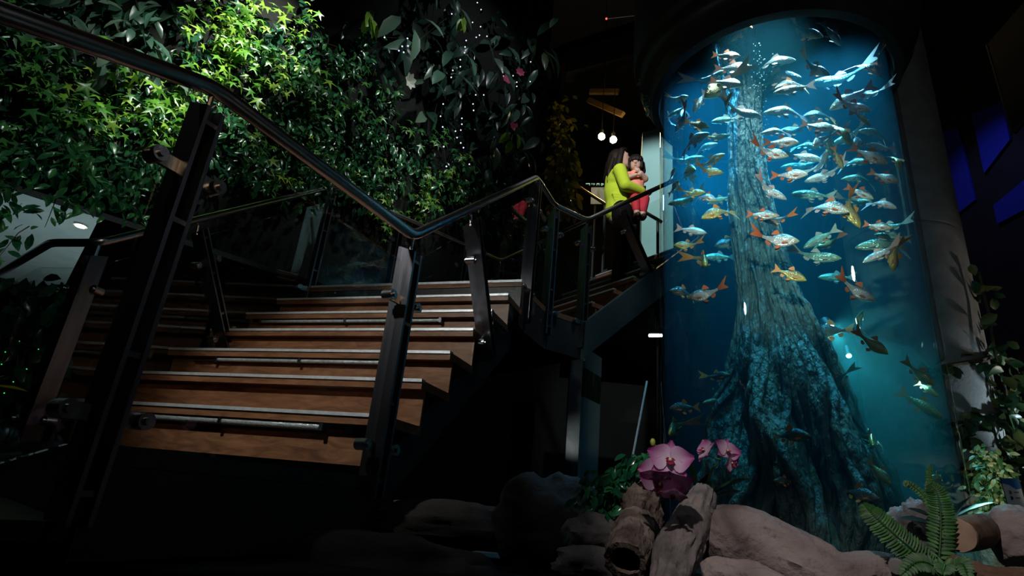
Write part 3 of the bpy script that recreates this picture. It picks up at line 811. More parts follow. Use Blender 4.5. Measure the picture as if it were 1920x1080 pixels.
FISH = [
    (1385, 42, 52, 172, 10, 'dark', .18, 'dark fish at the very top of the trunk, just under the black hood'),
    (1386, 62, 52, 222, 10, 'dark', .3, 'dark fish nosing down beside the trunk, second below the hood'),
    (1508, 62, 68, -8, 5, 'dark', .3, 'dark fish with bright orange tail swimming alone near the water top'),
    (1558, 62, 60, -45, 25, 'pale', .3, 'thin whitish fish diving near the water top beside the orange-tailed one'),
    (1632, 122, 64, -45, 15, 'dark', .3, 'dark slender fish with white fins diving at the upper rim of the glass'),
    (1656, 112, 46, -55, 10, 'dark', .3, 'small dark fish with red tail tip hugging the upper right glass edge'),
    (1361, 104, 52, -2, 8, 'dark', .15, 'dark barb with orange tail crossing the upper trunk'),
    (1452, 112, 74, -4, 5, 'pale', .35, 'silver fish with pink tail high in the tank, just right of the bubbles'),
    (1525, 130, 62, -16, 8, 'dark', .25, 'blackish fish with wide orange tail below the topmost orange-tailed fish'),
    (1372, 127, 66, 4, 8, 'silver', .22, 'silver barb with dark back crossing the trunk under a dark barb'),
    (1452, 146, 92, -2, 4, 'dark', .45, 'long dark-sided fish with pale back line behind the bubbles'),
    (1483, 155, 58, 205, 10, 'dark', .35, 'dark fish with pale back edge, head down, above a white slender fish'),
    (1490, 166, 72, 192, 5, 'pale', .2, 'slender white fish heading left under the long dark-sided fish'),
    (1588, 152, 100, 183, 6, 'green', .8, 'large hazy grey fish facing left in the upper right of the tank'),
    (1335, 148, 50, 35, 45, 'pale', .25, 'white-tailed fish seen from behind beside the upper trunk'),
    (1361, 155, 64, -8, 10, 'silver', .12, 'pinkish silver barb below the dark-backed one on the trunk'),
    (1346, 166, 48, 215, 55, 'gold', .1, 'golden barb facing the viewer with white fins spread, upper left'),
    (1476, 206, 82, 190, 4, 'pale', .3, 'big pale fish facing left beside the bubbles, rosy tail raised'),
    (1598, 182, 82, 214, 12, 'silver', .3, 'big white barb turning nose down amid the upper right cluster'),
    (1655, 173, 66, 177, 8, 'green', .75, 'faint pale fish with long forked tail near the upper right glass'),
    (1597, 202, 64, -6, 6, 'silver', .18, 'shiny silver barb with red tail ring in the upper right cluster'),
    (1616, 222, 42, -42, 8, 'olive', .15, 'greenish barb nosing down out of the upper right cluster'),
    (1582, 245, 62, -66, 12, 'olive', .2, 'slim olive fish standing nearly upright, nose down, orange fins'),
    (1537, 214, 66, 197, 10, 'dark', .5, 'grey-sided fish heading left above an orange-finned silver barb'),
    (1533, 237, 62, -10, 6, 'silver', .25, 'pale green barb with orange tail and fins, centre of the upper school'),
    (1490, 246, 56, 180, 10, 'dark', .6, 'dim dark fish behind the pale green barb'),
    (1457, 244, 58, 196, 8, 'pale', .25, 'small white fish heading left right beside the trunk'),
    (1464, 267, 62, 0, 5, 'silver', .15, 'silver barb with red tail and rusty belly fins beside the trunk'),
    (1511, 271, 56, -18, 8, 'green', .6, 'hazy green fish sloping down behind the red-finned silver barb'),
    (1443, 288, 66, -6, 5, 'silver', .1, 'silver barb with yellow head, in front of the trunk edge'),
    (1505, 294, 68, -10, 6, 'pale', .35, 'pale silver fish with rosy fin following the yellow-headed barb'),
    (1534, 265, 30, 240, 75, 'pale', .3, 'small whitish fish facing the viewer head-on in the upper school'),
    (1553, 270, 50, -66, 15, 'olive', .45, 'brownish olive fish nose down behind the head-on white fish'),
    (1571, 295, 48, -64, 10, 'olive', .15, 'yellow-olive fish diving steeply at mid-school'),
    (1592, 258, 64, 205, 8, 'green', .55, 'teal green fish slanting left behind the upright olive fish'),
    (1613, 262, 36, 245, 55, 'silver', .35, 'small barb with orange fins turned towards the viewer, right of the upright olive one'),
    (1628, 291, 72, -26, 6, 'silver', .12, 'large blue-grey silver barb with orange fins sloping down to the glass'),
    (1602, 302, 56, -8, 10, 'green', .5, 'greenish fish partly hidden under the large blue-grey barb'),
    (1545, 305, 42, 88, 55, 'pale', .35, 'pale fish rising tail-down between the diving olive fish'),
    (1479, 328, 64, 2, 5, 'silver', .1, 'silver barb with strong orange tail and red belly fins at mid-tank'),
    (1547, 331, 70, 194, 6, 'pale', .3, 'pale fish with yellow nose heading left at mid-tank'),
    (1612, 333, 60, 188, 8, 'green', .6, 'hazy green fish heading left below the large blue-grey barb'),
    (1657, 332, 56, -22, 8, 'silver', .2, 'silver barb with red tail heading for the far glass at mid-tank'),
    (1503, 314, 72, 178, 10, 'green', .8, 'dim teal fish far behind the orange-tailed barbs'),
    (1443, 359, 66, -24, 5, 'pale', .1, 'silver-green fish sloping down off the trunk, white tail'),
    (1525, 366, 78, 177, 5, 'green', .4, 'grey-green fish with big eye heading left below the mid school'),
    (1551, 386, 78, -18, 5, 'silver', .15, 'long silver barb with blue back fin sloping down at mid-tank'),
    (1593, 398, 68, -54, 8, 'gold', .18, 'yellow barb diving steeply across the long silver barb'),
    (1611, 361, 54, -26, 8, 'silver', .3, 'brownish silver barb sloping down above the pair at mid-tank'),
    (1652, 380, 56, -24, 8, 'pale', .25, 'whitish fish with yellowish fins nosing down near the far glass'),
    (1602, 379, 56, 3, 10, 'green', .55, 'bright teal fish crossing behind the brownish silver barb'),
    (1428, 403, 54, -4, 8, 'silver', .08, 'flat silver barb with golden cheek in front of the trunk'),
    (1456, 413, 46, 180, 20, 'dark', .2, 'dark fish on the trunk with rusty tail showing beside it'),
    (1455, 452, 78, 2, 4, 'silver', .06, 'brilliant silver barb with red tail crossing the trunk at mid-height'),
    (1540, 446, 70, 214, 8, 'green', .3, 'green-gold fish curling nose down, middle of the tank'),
    (1552, 458, 52, 200, 15, 'olive', .5, 'olive fish half hidden beneath the curling green-gold fish'),
    (1529, 483, 84, 0, 5, 'green', .25, 'emerald green fish with shining tail root, lowest of the middle school'),
    (1645, 424, 48, -10, 10, 'silver', .2, 'pale yellow barb nose to nose with bright green fish near the glass'),
    (1690, 423, 66, 178, 5, 'green', .3, 'bright green slender fish along the far glass, uppermost of two'),
    (1663, 455, 90, 192, 5, 'green', .35, 'large teal fish with a shining flank near the far glass'),
    (1694, 441, 60, 172, 8, 'green', .5, 'slender green fish under the uppermost green one at the glass'),
    (1648, 478, 56, 208, 25, 'pale', .2, 'whitish fish with ragged fins below the large teal fish'),
    (1674, 480, 58, -86, 10, 'gold', .12, 'golden fish hanging head down under a red tail'),
    (1480, 514, 62, -22, 6, 'gold', .1, 'brown-gold barb with dark tail sloping off the lower trunk'),
    (1324, 553, 70, 189, 5, 'silver', .12, 'bright white-silver barb alone in the dark water left of the trunk'),
    (1604, 546, 74, -28, 5, 'silver', .15, 'silver-white barb with brown tail alone, right of the lower trunk'),
    (1560, 620, 78, 184, 8, 'dark', .6, 'dark green fish in front of the glowing lamp behind the trunk'),
    (1607, 604, 48, 62, 20, 'olive', .4, 'thin olive fish rising tail-down right of the glowing lamp'),
    (1633, 645, 64, -34, 8, 'gold', .15, 'white and gold barb sloping down to the right of the glowing lamp'),
    (1295, 432, 58, -10, 12, 'pale', .25, 'grey-white deep-bodied fish left of the trunk, tail fin upright'),
    (1288, 461, 48, 174, 8, 'gold', .3, 'small golden fish heading left below the grey-white one'),
    (1322, 487, 30, 262, 72, 'gold', .3, 'small gold fish facing the viewer head-on left of the trunk'),
    (1350, 482, 60, 180, 10, 'green', .75, 'dim green fish slipping behind the trunk at mid-height'),
    (1366, 455, 52, 195, 20, 'dark', .7, 'dark fish with one bright eye behind the trunk'),
    (1347, 396, 66, 206, 5, 'gold', .12, 'shining golden barb with red tail beside the trunk, nose down'),
    (1352, 374, 50, 200, 12, 'green', .5, 'blue-grey fish just behind the shining golden barb'),
    (1323, 368, 44, -26, 18, 'silver', .2, 'yellowish silver barb left of the trunk with raised back fin'),
    (1298, 363, 46, 8, 10, 'gold', .2, 'gold barb with brown tail touching the yellowish silver barb'),
    (1261, 353, 34, 58, 35, 'gold', .2, 'small gold fish climbing near the left glass edge'),
    (1262, 379, 60, 188, 10, 'green', .7, 'faint green fish near the left glass edge below the climbing gold one'),
    (1330, 322, 50, -3, 5, 'gold', .15, 'dark-banded gold barb with red tail left of the trunk'),
    (1335, 301, 50, 30, 8, 'gold', .25, 'gold fish with white flank slanting up above the dark-banded barb'),
    (1285, 322, 40, 10, 55, 'gold', .3, 'small reddish gold fish half turned to the viewer, left of the banded barb'),
    (1283, 303, 64, 16, 10, 'green', .6, 'blue-grey fish slanting up in the crowded left school'),
    (1244, 330, 30, 70, 40, 'gold', .4, 'gold fish pressed against the left edge of the glass'),
    (1298, 263, 64, 22, 5, 'silver', .12, 'silver-green barb slanting up, largest of the left school'),
    (1341, 259, 52, 14, 8, 'olive', .3, 'dark olive fish following the largest silver-green barb'),
    (1306, 233, 48, -14, 10, 'gold', .1, 'stocky brown-gold barb in the bright blue glow'),
    (1281, 226, 48, 236, 15, 'dark', .2, 'brown fish with white belly nosing down in the bright blue glow'),
    (1291, 216, 40, 210, 60, 'silver', .35, 'silver barb facing out behind the stocky brown-gold barb'),
    (1312, 190, 46, 245, 35, 'pale', .2, 'white fish with spread fins alone in the bright blue glow'),
    (1360, 194, 46, 62, 10, 'olive', .1, 'olive barb climbing in front of the upper trunk'),
    (1272, 186, 38, 18, 10, 'gold', .25, 'small gold barb, highest at the left glass edge'),
    (1267, 208, 40, 212, 10, 'olive', .3, 'small brown-olive barb under the highest gold one at the left'),
    (1247, 226, 34, 96, 25, 'pale', .3, 'white fish rising along the left glass edge'),
    (1388, 212, 76, -6, 6, 'pale', .15, 'grey fish with pink fins crossing the upper trunk, head right'),
    (1362, 224, 54, 190, 20, 'green', .35, 'translucent bluish fish beneath the climbing olive barb'),
    (1318, 276, 54, 12, 12, 'pale', .55, 'dim white-edged fish beneath the largest silver-green barb'),
    (1668, 241, 58, 178, 8, 'green', .8, 'faint olive-grey fish alone at the far right of the upper water'),
    (1682, 270, 50, 170, 35, 'pale', .85, 'blurred grey fish by the far right glass under the faint olive-grey one'),
    (1697, 297, 42, -74, 20, 'gold', .3, 'slim yellow fish upright against the far right glass'),
    (1731, 701, 60, -42, 8, 'gold', .12, 'gold fish with silver back diving at the lower right glass'),
    (1728, 758, 84, -40, 8, 'olive', .5, 'grey fish with two yellow patches below the diving gold fish'),
    (1779, 726, 50, -44, 10, 'olive', .4, 'olive fish against the right glass edge, low in the tank'),
    (1637, 824, 32, 250, 72, 'gold', .3, 'round yellow fish facing the viewer right of the spreading roots'),
    (1648, 885, 56, -56, 8, 'gold', .2, 'yellow fish nosing down to the roots, low on the right'),
    (1608, 925, 70, -16, 6, 'dark', .12, 'dark brown fish crossing the foot of the roots'),
    (1768, 897, 40, 190, 35, 'gold', .2, 'bright yellow fish behind the tip of the tallest fern frond'),
    (1785, 917, 26, 200, 40, 'gold', .2, 'smallest yellow fish, just above the log by the fern'),
    (1480, 816, 74, -3, 6, 'dark', .06, 'dim silver-backed fish crossing the middle of the roots'),
    (1472, 902, 40, 178, 15, 'dark', .06, 'small dull fish low on the roots above the big driftwood'),
    (1262, 763, 56, 182, 10, 'dark', .4, 'dark shadowy fish low at the left glass edge'),
    (1258, 800, 30, 250, 65, 'gold', .3, 'dim yellow fish at the lower left, above the large orchid'),
    (1345, 706, 46, 10, 15, 'dark', .3, 'dark fish touching the roots at the lower left of the trunk'),
    (1340, 752, 44, 190, 15, 'green', .35, 'pale teal fish by the lower left edge of the roots'),
    (1572, 712, 46, -120, 30, 'dark', .4, 'red-tailed fish vanishing beside the roots under the lamp'),
    (1262, 547, 54, 178, 10, 'dark', .6, 'dim brown fish in the dark water near the left glass edge'),
    (1570, 520, 64, 180, 10, 'green', .85, 'barely lit teal fish far back beneath the emerald green one'),
]
for fsh in FISH: put_fish(*fsh)
# ================================================================== plants
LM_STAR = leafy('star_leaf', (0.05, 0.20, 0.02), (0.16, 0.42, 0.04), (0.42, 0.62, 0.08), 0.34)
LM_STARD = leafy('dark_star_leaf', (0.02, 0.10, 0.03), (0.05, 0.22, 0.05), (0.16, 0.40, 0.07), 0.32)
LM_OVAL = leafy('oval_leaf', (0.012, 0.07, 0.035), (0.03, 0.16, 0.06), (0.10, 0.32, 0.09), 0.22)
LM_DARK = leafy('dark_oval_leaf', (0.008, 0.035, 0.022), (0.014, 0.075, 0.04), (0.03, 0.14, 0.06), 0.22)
LM_BIG = leafy('broad_leaf', (0.02, 0.06, 0.04), (0.06, 0.14, 0.10), (0.16, 0.24, 0.17), 0.30)
LM_LIME = leafy('lime_leaf', (0.16, 0.34, 0.03), (0.25, 0.46, 0.04), (0.36, 0.56, 0.06), 0.35)
LM_WARM = leafy('warm_lit_ivy_leaf', (0.06, 0.10, 0.01), (0.20, 0.20, 0.02), (0.42, 0.30, 0.03), 0.4)  # warm light falling on the ivy is put into this leaf colour
LM_VAR = leafy('variegated_leaf', (0.06, 0.22, 0.05), (0.30, 0.42, 0.14), (0.70, 0.72, 0.32), 0.35)
LM_IVY = leafy('ivy_leaf', (0.02, 0.06, 0.025), (0.05, 0.13, 0.045), (0.22, 0.19, 0.05), 0.35)
STEM = noisy('vine_stem', [(0.3, (0.05, 0.035, 0.02)), (0.7, (0.13, 0.10, 0.05))], 20, rough=0.8, bump=0.3)
GSTEM = simple('green_stem', (0.08, 0.18, 0.04), 0.5)
rnd = random.Random(11)


def jit(v, a):
    return (V(v) + V((rnd.gauss(0, a), rnd.gauss(0, a), rnd.gauss(0, a)))).normalized()


def leaf_oval(mb, p, d, n, L, W, droop=0.25):
    d = V(d).normalized(); n = V(n); n = (n - d * n.dot(d)); n = n.normalized() if n.length > 1e-5 else d.orthogonal().normalized(); s = d.cross(n)
    o = []
    for t, wd in ((0.0, 0.03), (0.28, 0.85), (0.6, 1.0), (0.85, 0.55)):
        c = p + d * L * t - n * (droop * L * t * t)
        o += [c - s * W * wd / 2 + n * W * 0.16 * wd, c, c + s * W * wd / 2 + n * W * 0.16 * wd]
    tip = p + d * L - n * droop * L
    fs = []
    for i in range(3):
        a = i * 3; fs += [(a, a + 1, a + 4, a + 3), (a + 1, a + 2, a + 5, a + 4)]
    fs += [(9, 10, 12), (10, 11, 12)]
    mb.add(o + [tip], fs)


def leaf_star(mb, p, d, n, S):
    d = V(d).normalized(); n = V(n); n = (n - d * n.dot(d)); n = n.normalized() if n.length > 1e-5 else d.orthogonal().normalized(); s = d.cross(n)
    o = [p + d * S * 0.18 + n * S * 0.05]
    for a, r in ((-165, .22), (-125, .55), (-92, .24), (-62, .85), (-30, .28), (0, 1.0), (30, .28), (62, .85), (92, .24), (125, .55), (165, .22)):
        k = math.radians(a)
        o.append(p + d * S * .18 + (d * math.cos(k) + s * math.sin(k)) * S * r - n * S * 0.22 * r * r)
    mb.add(o, [(0, i, i + 1) for i in range(1, 11)] + [(0, 11, 1)])


def clump(ml, ms, kind, px, py, rx, ry, n, size, h0=0.03, h1=0.32, down=0.8):
    """leaves over an ellipse of the wall, on short shoots standing off it"""
    shoots = []
    for k in range(max(2, n // 14)):
        while True:
            u, v_ = rnd.uniform(-1, 1), rnd.uniform(-1, 1)
            if u * u + v_ * v_ < 1: break
        a = on_wall(px + u * rx, py + v_ * ry, h0); hh = rnd.uniform(h0, h1)
        b = a + WN * hh + WD * rnd.gauss(0, .10) - Z * rnd.uniform(0.05, 0.28)
        m_ = a.lerp(b, .5) + Z * 0.05
        pts = [a, m_, b]; shoots.append(pts)
        ms.tube(pts, [0.004, 0.003, 0.0015], 5)
    for k in range(n):
        s = rnd.choice(shoots); t = rnd.uniform(0.15, 1.0)
        p = s[0].lerp(s[1], t * 2) if t < .5 else s[1].lerp(s[2], t * 2 - 1)
        p = p + V((rnd.gauss(0, 1), rnd.gauss(0, 1), rnd.gauss(0, 1))) * size * 0.55
        dd = jit(-Z * down + WN * 0.35 + WD * rnd.uniform(-1, 1), .35); nn = jit(WN * 0.75 + Z * 0.55, .35)
        sz = size * rnd.uniform(.7, 1.25)
        if kind == 'star': leaf_star(ml, p, dd, nn, sz * 0.62)
        elif kind == 'broad': leaf_oval(ml, p, dd, nn, sz, sz * rnd.uniform(.24, .42), .35)
        else: leaf_oval(ml, p, dd, nn, sz, sz * .40, .2)


def wall_plant(name, label, cat, mat, kind, size, clumps, **kw):
    px, py = clumps[0][:2]
    root = thing(name, label, cat, on_wall(px, py, 0.02), 'plants on the planted wall')
    ml, ms = MB(), MB()
    if clumps[0][4] < 6:                     # a single plant of a few leaves: each leaf a part
        for k in range(clumps[0][4]):
            ml = MB(); b = on_wall(px + rnd.uniform(-8, 8), py + rnd.uniform(-8, 8), .30); leaf_oval(ml, b, jit(-Z + WD * rnd.uniform(-.8, .8), .2), jit(WN * .8 + Z * .4, .2), size * rnd.uniform(.7, 1), size * .42, .25)
            lf = build('leaf', ml, mat, root, True, 80); a = on_wall(px, py, .01); ms = MB(); ms.tube([a, a.lerp(b, .5) + Z * .06, b], .005, 6); build('stalk', ms, GSTEM, lf).location = (0, 0, 0)
        return root
    for c in clumps: clump(ml, ms, kind, *c, size=size, **kw)
    build('foliage', ml, mat, root, True, 80); build('vine', ms, STEM, root)
    return root


wp = wall_plant
wp('star_leaved_creeper', 'bright lime star-leaved creeper, highest and brightest patch above the bent handrail', 'plant', LM_STAR, 'star', .125, [(470, 40, 95, 60, 150), (440, 95, 85, 60, 150), (520, 120, 45, 70, 60)])
wp('star_leaved_creeper', 'bright green star-leaved creeper hanging behind the tall near handrail post', 'plant', LM_STAR, 'star', .12, [(300, 200, 75, 60, 120), (235, 165, 55, 45, 70), (345, 165, 40, 40, 40), (200, 215, 60, 40, 60)])
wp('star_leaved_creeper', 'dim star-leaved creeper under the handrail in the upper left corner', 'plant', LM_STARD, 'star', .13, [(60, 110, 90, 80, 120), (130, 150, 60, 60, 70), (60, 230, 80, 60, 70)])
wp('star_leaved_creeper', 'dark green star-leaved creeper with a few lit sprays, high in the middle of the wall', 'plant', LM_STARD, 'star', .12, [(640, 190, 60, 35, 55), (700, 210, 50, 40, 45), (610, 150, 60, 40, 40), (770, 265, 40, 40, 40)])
wp('star_leaved_creeper', 'light green star-leaved spray just above the sloping near handrail', 'plant', LM_STAR, 'star', .10, [(535, 305, 40, 35, 60), (560, 290, 40, 30, 40), (480, 245, 40, 40, 30)])
wp('star_leaved_creeper', 'yellow-green fine-leaved creeper behind the bottom bend of the handrail', 'plant', LM_STAR, 'star', .08, [(750, 385, 50, 40, 110), (810, 360, 55, 50, 120), (700, 350, 50, 40, 60), (835, 320, 40, 40, 40)])
wp('oval_leaved_creeper', 'glossy oval-leaved creeper trailing over the pale soffit', 'plant', LM_OVAL, 'oval', .085, [(60, 300, 80, 60, 150), (140, 300, 60, 60, 130), (30, 400, 45, 60, 50), (110, 400, 40, 40, 30), (200, 300, 70, 50, 110)], h0=.05, h1=.35)
wp('oval_leaved_creeper', 'glossy dark creeper with hanging sprigs left of the tall near post', 'plant', LM_OVAL, 'oval', .08, [(290, 310, 70, 50, 170), (240, 360, 50, 40, 60), (330, 280, 50, 40, 80)])
wp('oval_leaved_creeper', 'small-leaved creeper between the tall near post and the sloping handrail', 'plant', LM_OVAL, 'oval', .075, [(455, 300, 70, 45, 170), (430, 245, 50, 50, 110), (500, 330, 60, 30, 70)])
wp('oval_leaved_creeper', 'leafy vine drooping in front of the far handrail', 'plant', LM_OVAL, 'oval', .07, [(570, 335, 45, 35, 90), (560, 375, 25, 25, 25), (610, 350, 30, 25, 30)], h0=.3, h1=.75)
wp('oval_leaved_creeper', 'dense blue-green creeper in the middle of the planted wall', 'plant', LM_OVAL, 'oval', .08, [(600, 100, 100, 60, 220), (640, 160, 100, 50, 200), (560, 200, 80, 60, 200)])
wp('oval_leaved_creeper', 'shaded glossy creeper above the lower part of the sloping handrail', 'plant', LM_OVAL, 'oval', .075, [(620, 265, 80, 50, 240), (690, 290, 80, 50, 220), (740, 330, 60, 50, 140), (660, 340, 50, 40, 90)])
wp('oval_leaved_creeper', 'dark creeper at the lower right of the wall above the upper landing', 'plant', LM_OVAL, 'oval', .085, [(860, 380, 70, 50, 160), (920, 400, 60, 50, 130), (950, 450, 50, 50, 90), (990, 440, 40, 60, 60), (880, 330, 60, 40, 70)], h0=.05, h1=.4)
wp('broad_leaved_plant', 'grey-green broad-leaved plant at the top edge behind the handrail', 'plant', LM_BIG, 'broad', .19, [(190, 30, 100, 40, 60), (260, 60, 80, 40, 55), (150, 70, 70, 40, 40)])
wp('broad_leaved_plant', 'dark broad-leaved plant with curling grey leaves at the top right of the wall', 'plant', LM_BIG, 'broad', .30, [(830, 40, 70, 60, 32), (890, 90, 70, 60, 30), (950, 70, 50, 60, 22), (790, 90, 50, 60, 20)])
wp('broad_leaved_plant', 'dim broad-leaved plant below the fairy lights beside the dark pillar', 'plant', LM_BIG, 'broad', .26, [(940, 200, 50, 50, 20), (960, 270, 50, 50, 22), (900, 260, 40, 50, 12), (830, 190, 40, 60, 14)])
wp('lime_philodendron', 'single lime green philodendron leaf with an orange stalk at the top of the wall', 'plant', LM_LIME, 'broad', .24, [(697, 30, 10, 12, 4)])
wp('lime_philodendron', 'drooping lime green leaf among the fairy lights', 'plant', LM_LIME, 'broad', .20, [(868, 36, 8, 10, 3)])
wp('lime_philodendron', 'yellow-green leaf under a pink flower beside the dark pillar', 'plant', LM_LIME, 'broad', .20, [(962, 256, 10, 8, 3)])
# the dark mass of foliage behind all of them
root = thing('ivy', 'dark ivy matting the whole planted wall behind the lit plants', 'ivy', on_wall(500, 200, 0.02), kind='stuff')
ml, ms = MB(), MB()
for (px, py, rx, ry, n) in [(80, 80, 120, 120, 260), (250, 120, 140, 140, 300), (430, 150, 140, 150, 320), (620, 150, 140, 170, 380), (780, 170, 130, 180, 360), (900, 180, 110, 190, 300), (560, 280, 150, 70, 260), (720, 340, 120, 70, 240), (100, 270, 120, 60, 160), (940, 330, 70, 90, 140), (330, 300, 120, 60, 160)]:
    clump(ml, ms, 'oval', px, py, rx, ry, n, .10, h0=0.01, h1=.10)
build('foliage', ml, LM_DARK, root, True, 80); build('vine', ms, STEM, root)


def blossom(p, n, size, mat, k=5, name='flower', label='', cat='flower'):
    n = V(n).normalized(); t = n.orthogonal().normalized(); b = n.cross(t); m_ = MB()
    for i in range(k):
        a = 2 * math.pi * i / k; leaf_oval(m_, p, (t * math.cos(a) + b * math.sin(a)) + n * .35, n, size, size * .62, -.1)
    return m_


PINK = simple('pink_petal', (0.72, 0.10, 0.22), 0.45); CREAM = simple('cream_petal', (0.55, 0.52, 0.45), 0.6)
for px, py, m_, lab, sz in [(950, 153, PINK, 'pink flower by the fairy lights, lower of two', .10), (974, 137, PINK, 'small pink flower by the fairy lights, upper of two', .08), (962, 241, PINK, 'pink flower above the yellow-green leaf', .10), (765, 152, CREAM, 'whitish dried flower head in the middle of the wall', .11), (1002, 380, PINK, 'red flower behind the glass of the upper landing', .09)]:
    p = on_wall(px, py, .36); r_ = thing('wall_flower', lab, 'flower', p)
    mp_ = MB()
    t_ = blossom(p, jit(WN, .3), sz * .8, m_, 7); mp_.add(t_.v, t_.f)
    build('petals', mp_, m_, r_, True, 80)
    ms = MB(); ms.tube([p - WN * .34, p - WN * .1 + Z * .06, p], .004, 6); build('stalk', ms, GSTEM, r_)

# fairy lights
FL = simple('fairy_bulb', (0.9, 0.9, 1.0), 0.3, emit=(0.62, 0.66, 1.0), estr=4.5)
GL = simple('green_laser_speck', (0.2, 1.0, 0.3), 0.3, emit=(0.05, 1.0, 0.25), estr=1.0)
WIRE = simple('thin_wire', (0.01, 0.015, 0.01), 0.6)


def fairy(label, pts, mat, h, r, onw=True, dist=3.0, name='fairy_light_string'):
    P = [on_wall(x, y, h) if onw else at_d(x, y, dist) for x, y in pts]
    t = thing(name, label, 'light string', P[0])
    m_ = MB(); m_.tube(P, .0015, 5); build('wire', m_, WIRE, t)
    for p in P:
        m_ = MB(); m_.ball(p, r, 8, 6); build('bulb', m_, mat, t)


fairy('fairy light string hanging down the upper right of the planted wall', [(895, 5), (902, 18), (886, 42), (901, 50), (899, 66), (874, 76), (872, 88), (893, 70), (913, 68), (871, 99), (863, 112), (863, 125), (849, 132), (846, 145)], FL, .34, .006)
fairy('short fairy light string in the upper middle of the planted wall', [(721, 70), (764, 72), (765, 86), (754, 87), (748, 95), (757, 98), (847, 26)], FL, .34, .006)
fairy('fairy light string low in the dark part of the planted wall', [(831, 195), (826, 218), (830, 238), (832, 275), (837, 312), (866, 222), (866, 233), (864, 244), (854, 246), (857, 258), (864, 268), (869, 277), (880, 308)], FL, .30, .006)
fairy('fairy light string looped near the dark pillar', [(887, 195), (888, 207), (892, 178), (907, 178), (944, 143), (962, 142), (969, 154), (969, 162), (994, 153), (995, 116)], FL, .30, .006)
fairy('tiny green laser specks, added as glowing beads, on the dark shrub at the left edge', [(72, 655), (50, 692), (25, 716), (8, 737), (3, 683), (10, 660), (36, 640), (92, 664)], GL, 0, .0028, False, 3.4)  # laser specks on the leaves, built as emissive beads

# dark shrub with one yellow leaf at the left edge, beyond the lower landing
sh = thing('shrub', 'dark shrub beyond the lower landing at the left edge', 'plant', at_d(20, 720, 3.45).xy.to_3d())
ml, ms = MB(), MB()
for k in range(420):
    p = at_d(rnd.uniform(-60, 120), rnd.uniform(520, 800), rnd.uniform(3.4, 3.75)); leaf_oval(ml, p, jit(-Z, .6), jit((.6, -.7, .4), .4), .10, .045)
for k in range(9):
    a = at_d(rnd.uniform(-30, 60), 790, 3.55); ms.tube([V((a.x, a.y, 0)), a, at_d(rnd.uniform(-40, 90), rnd.uniform(540, 640), 3.55)], .006, 6)
build('foliage', ml, LM_DARK, sh, True, 80); build('stem', ms, STEM, sh)
p = at_d(18, 724, 3.25); yl = thing('bromeliad', 'yellow bromeliad leaves glowing at the left edge beside the dark shrub', 'plant', p)
m_ = MB(); leaf_oval(m_, p - RR * .12, RR, Z * 1.0 - _fw * .3, .20, .045, .12); leaf_oval(m_, p - RR * .12 - Z * .03, RR * .8 - Z * .5, Z - _fw * .4, .14, .04, .2); leaf_oval(m_, p - RR * .13, RR * .6 + Z * .5, Z - _fw * .4, .10, .035, .2)
build('leaf_rosette', m_, simple('yellow_leaf', (0.80, 0.55, 0.02), 0.4), yl, True, 80)
ms = MB(); q = p - RR * .13; ms.tube([V((q.x, q.y, 0)), q], .012, 8); build('stem', ms, GSTEM, yl)


# ================================================================== hanging and climbing plants elsewhere
def strand(ml, ms, pts, n, size, kind='oval', spread=.03, stem=.004, face=None):
    ms.tube(pts, stem, 6)
    for k in range(n):
        t = rnd.uniform(0, len(pts) - 1.001); i = int(t); p = pts[i].lerp(pts[i + 1], t - i)
        p = p + V((rnd.gauss(0, 1), rnd.gauss(0, 1), rnd.gauss(0, 1))) * spread
        f = face or (EYE - p).normalized()
        dd = jit(-Z * .6 + RR * rnd.uniform(-1, 1), .4); nn = jit(f * .8 + Z * .4, .35); s = size * rnd.uniform(.7, 1.3)
        if kind == 'star': leaf_star(ml, p, dd, nn, s * .6)
        else: leaf_oval(ml, p, dd, nn, s, s * (.62 if kind == 'round' else .48))


hv = thing('hanging_vine', 'small-leaved vine hanging beside the black hood of the aquarium', 'plant', at_d(1212, 0, 3.15))
ml, ms = MB(), MB()
D_ = 3.15
strand(ml, ms, [at_d(x, y, D_) for x, y in [(1212, -30), (1210, 10), (1213, 45), (1220, 80), (1222, 120), (1218, 160), (1220, 200)]], 150, .05, 'oval', .022, .006)
strand(ml, ms, [at_d(x, y, D_ + .05) for x, y in [(1205, 40), (1200, 60), (1206, 80), (1214, 170), (1228, 195)]], 60, .05, 'oval', .02, .004)
build('foliage', ml, leafy('pale_vine_leaf', (0.06, 0.16, 0.08), (0.14, 0.30, 0.16), (0.40, 0.52, 0.36)), hv, True, 80); build('stem', ms, STEM, hv)
m_ = MB(); p = at_d(1211, 136, D_ - .06)
for k in range(14): leaf_oval(m_, p + V((rnd.gauss(0, .018), 0, rnd.gauss(0, .012))), jit(-Z, .8), jit(EYE - p, .5), .03, .018)
build('blossom', m_, simple('pale_pink', (0.72, 0.42, 0.55), .5), hv, True, 80)
m_ = MB(); p = at_d(1212, 152, D_ - .06)
for k in range(9): a = k * .7; leaf_oval(m_, p, RR * math.cos(a) + UU * math.sin(a) * .6, EYE - p, .055, .016)
build('lime_sprig', m_, LM_LIME, hv, True, 80)

iv = thing('climbing_ivy', 'ivy with brown stems wound round the pale concrete column', 'plant', at_d(1850, 700, 4.1))
ml, ms = MB(), MB()
CX = V((2.78, 3.66, 0)); CR = 0.36


def on_col(az_deg, z, r=CR + .02):
    a = math.radians(az_deg); return V((CX.x + r * math.cos(a), CX.y + r * math.sin(a), z))


random.seed(3)
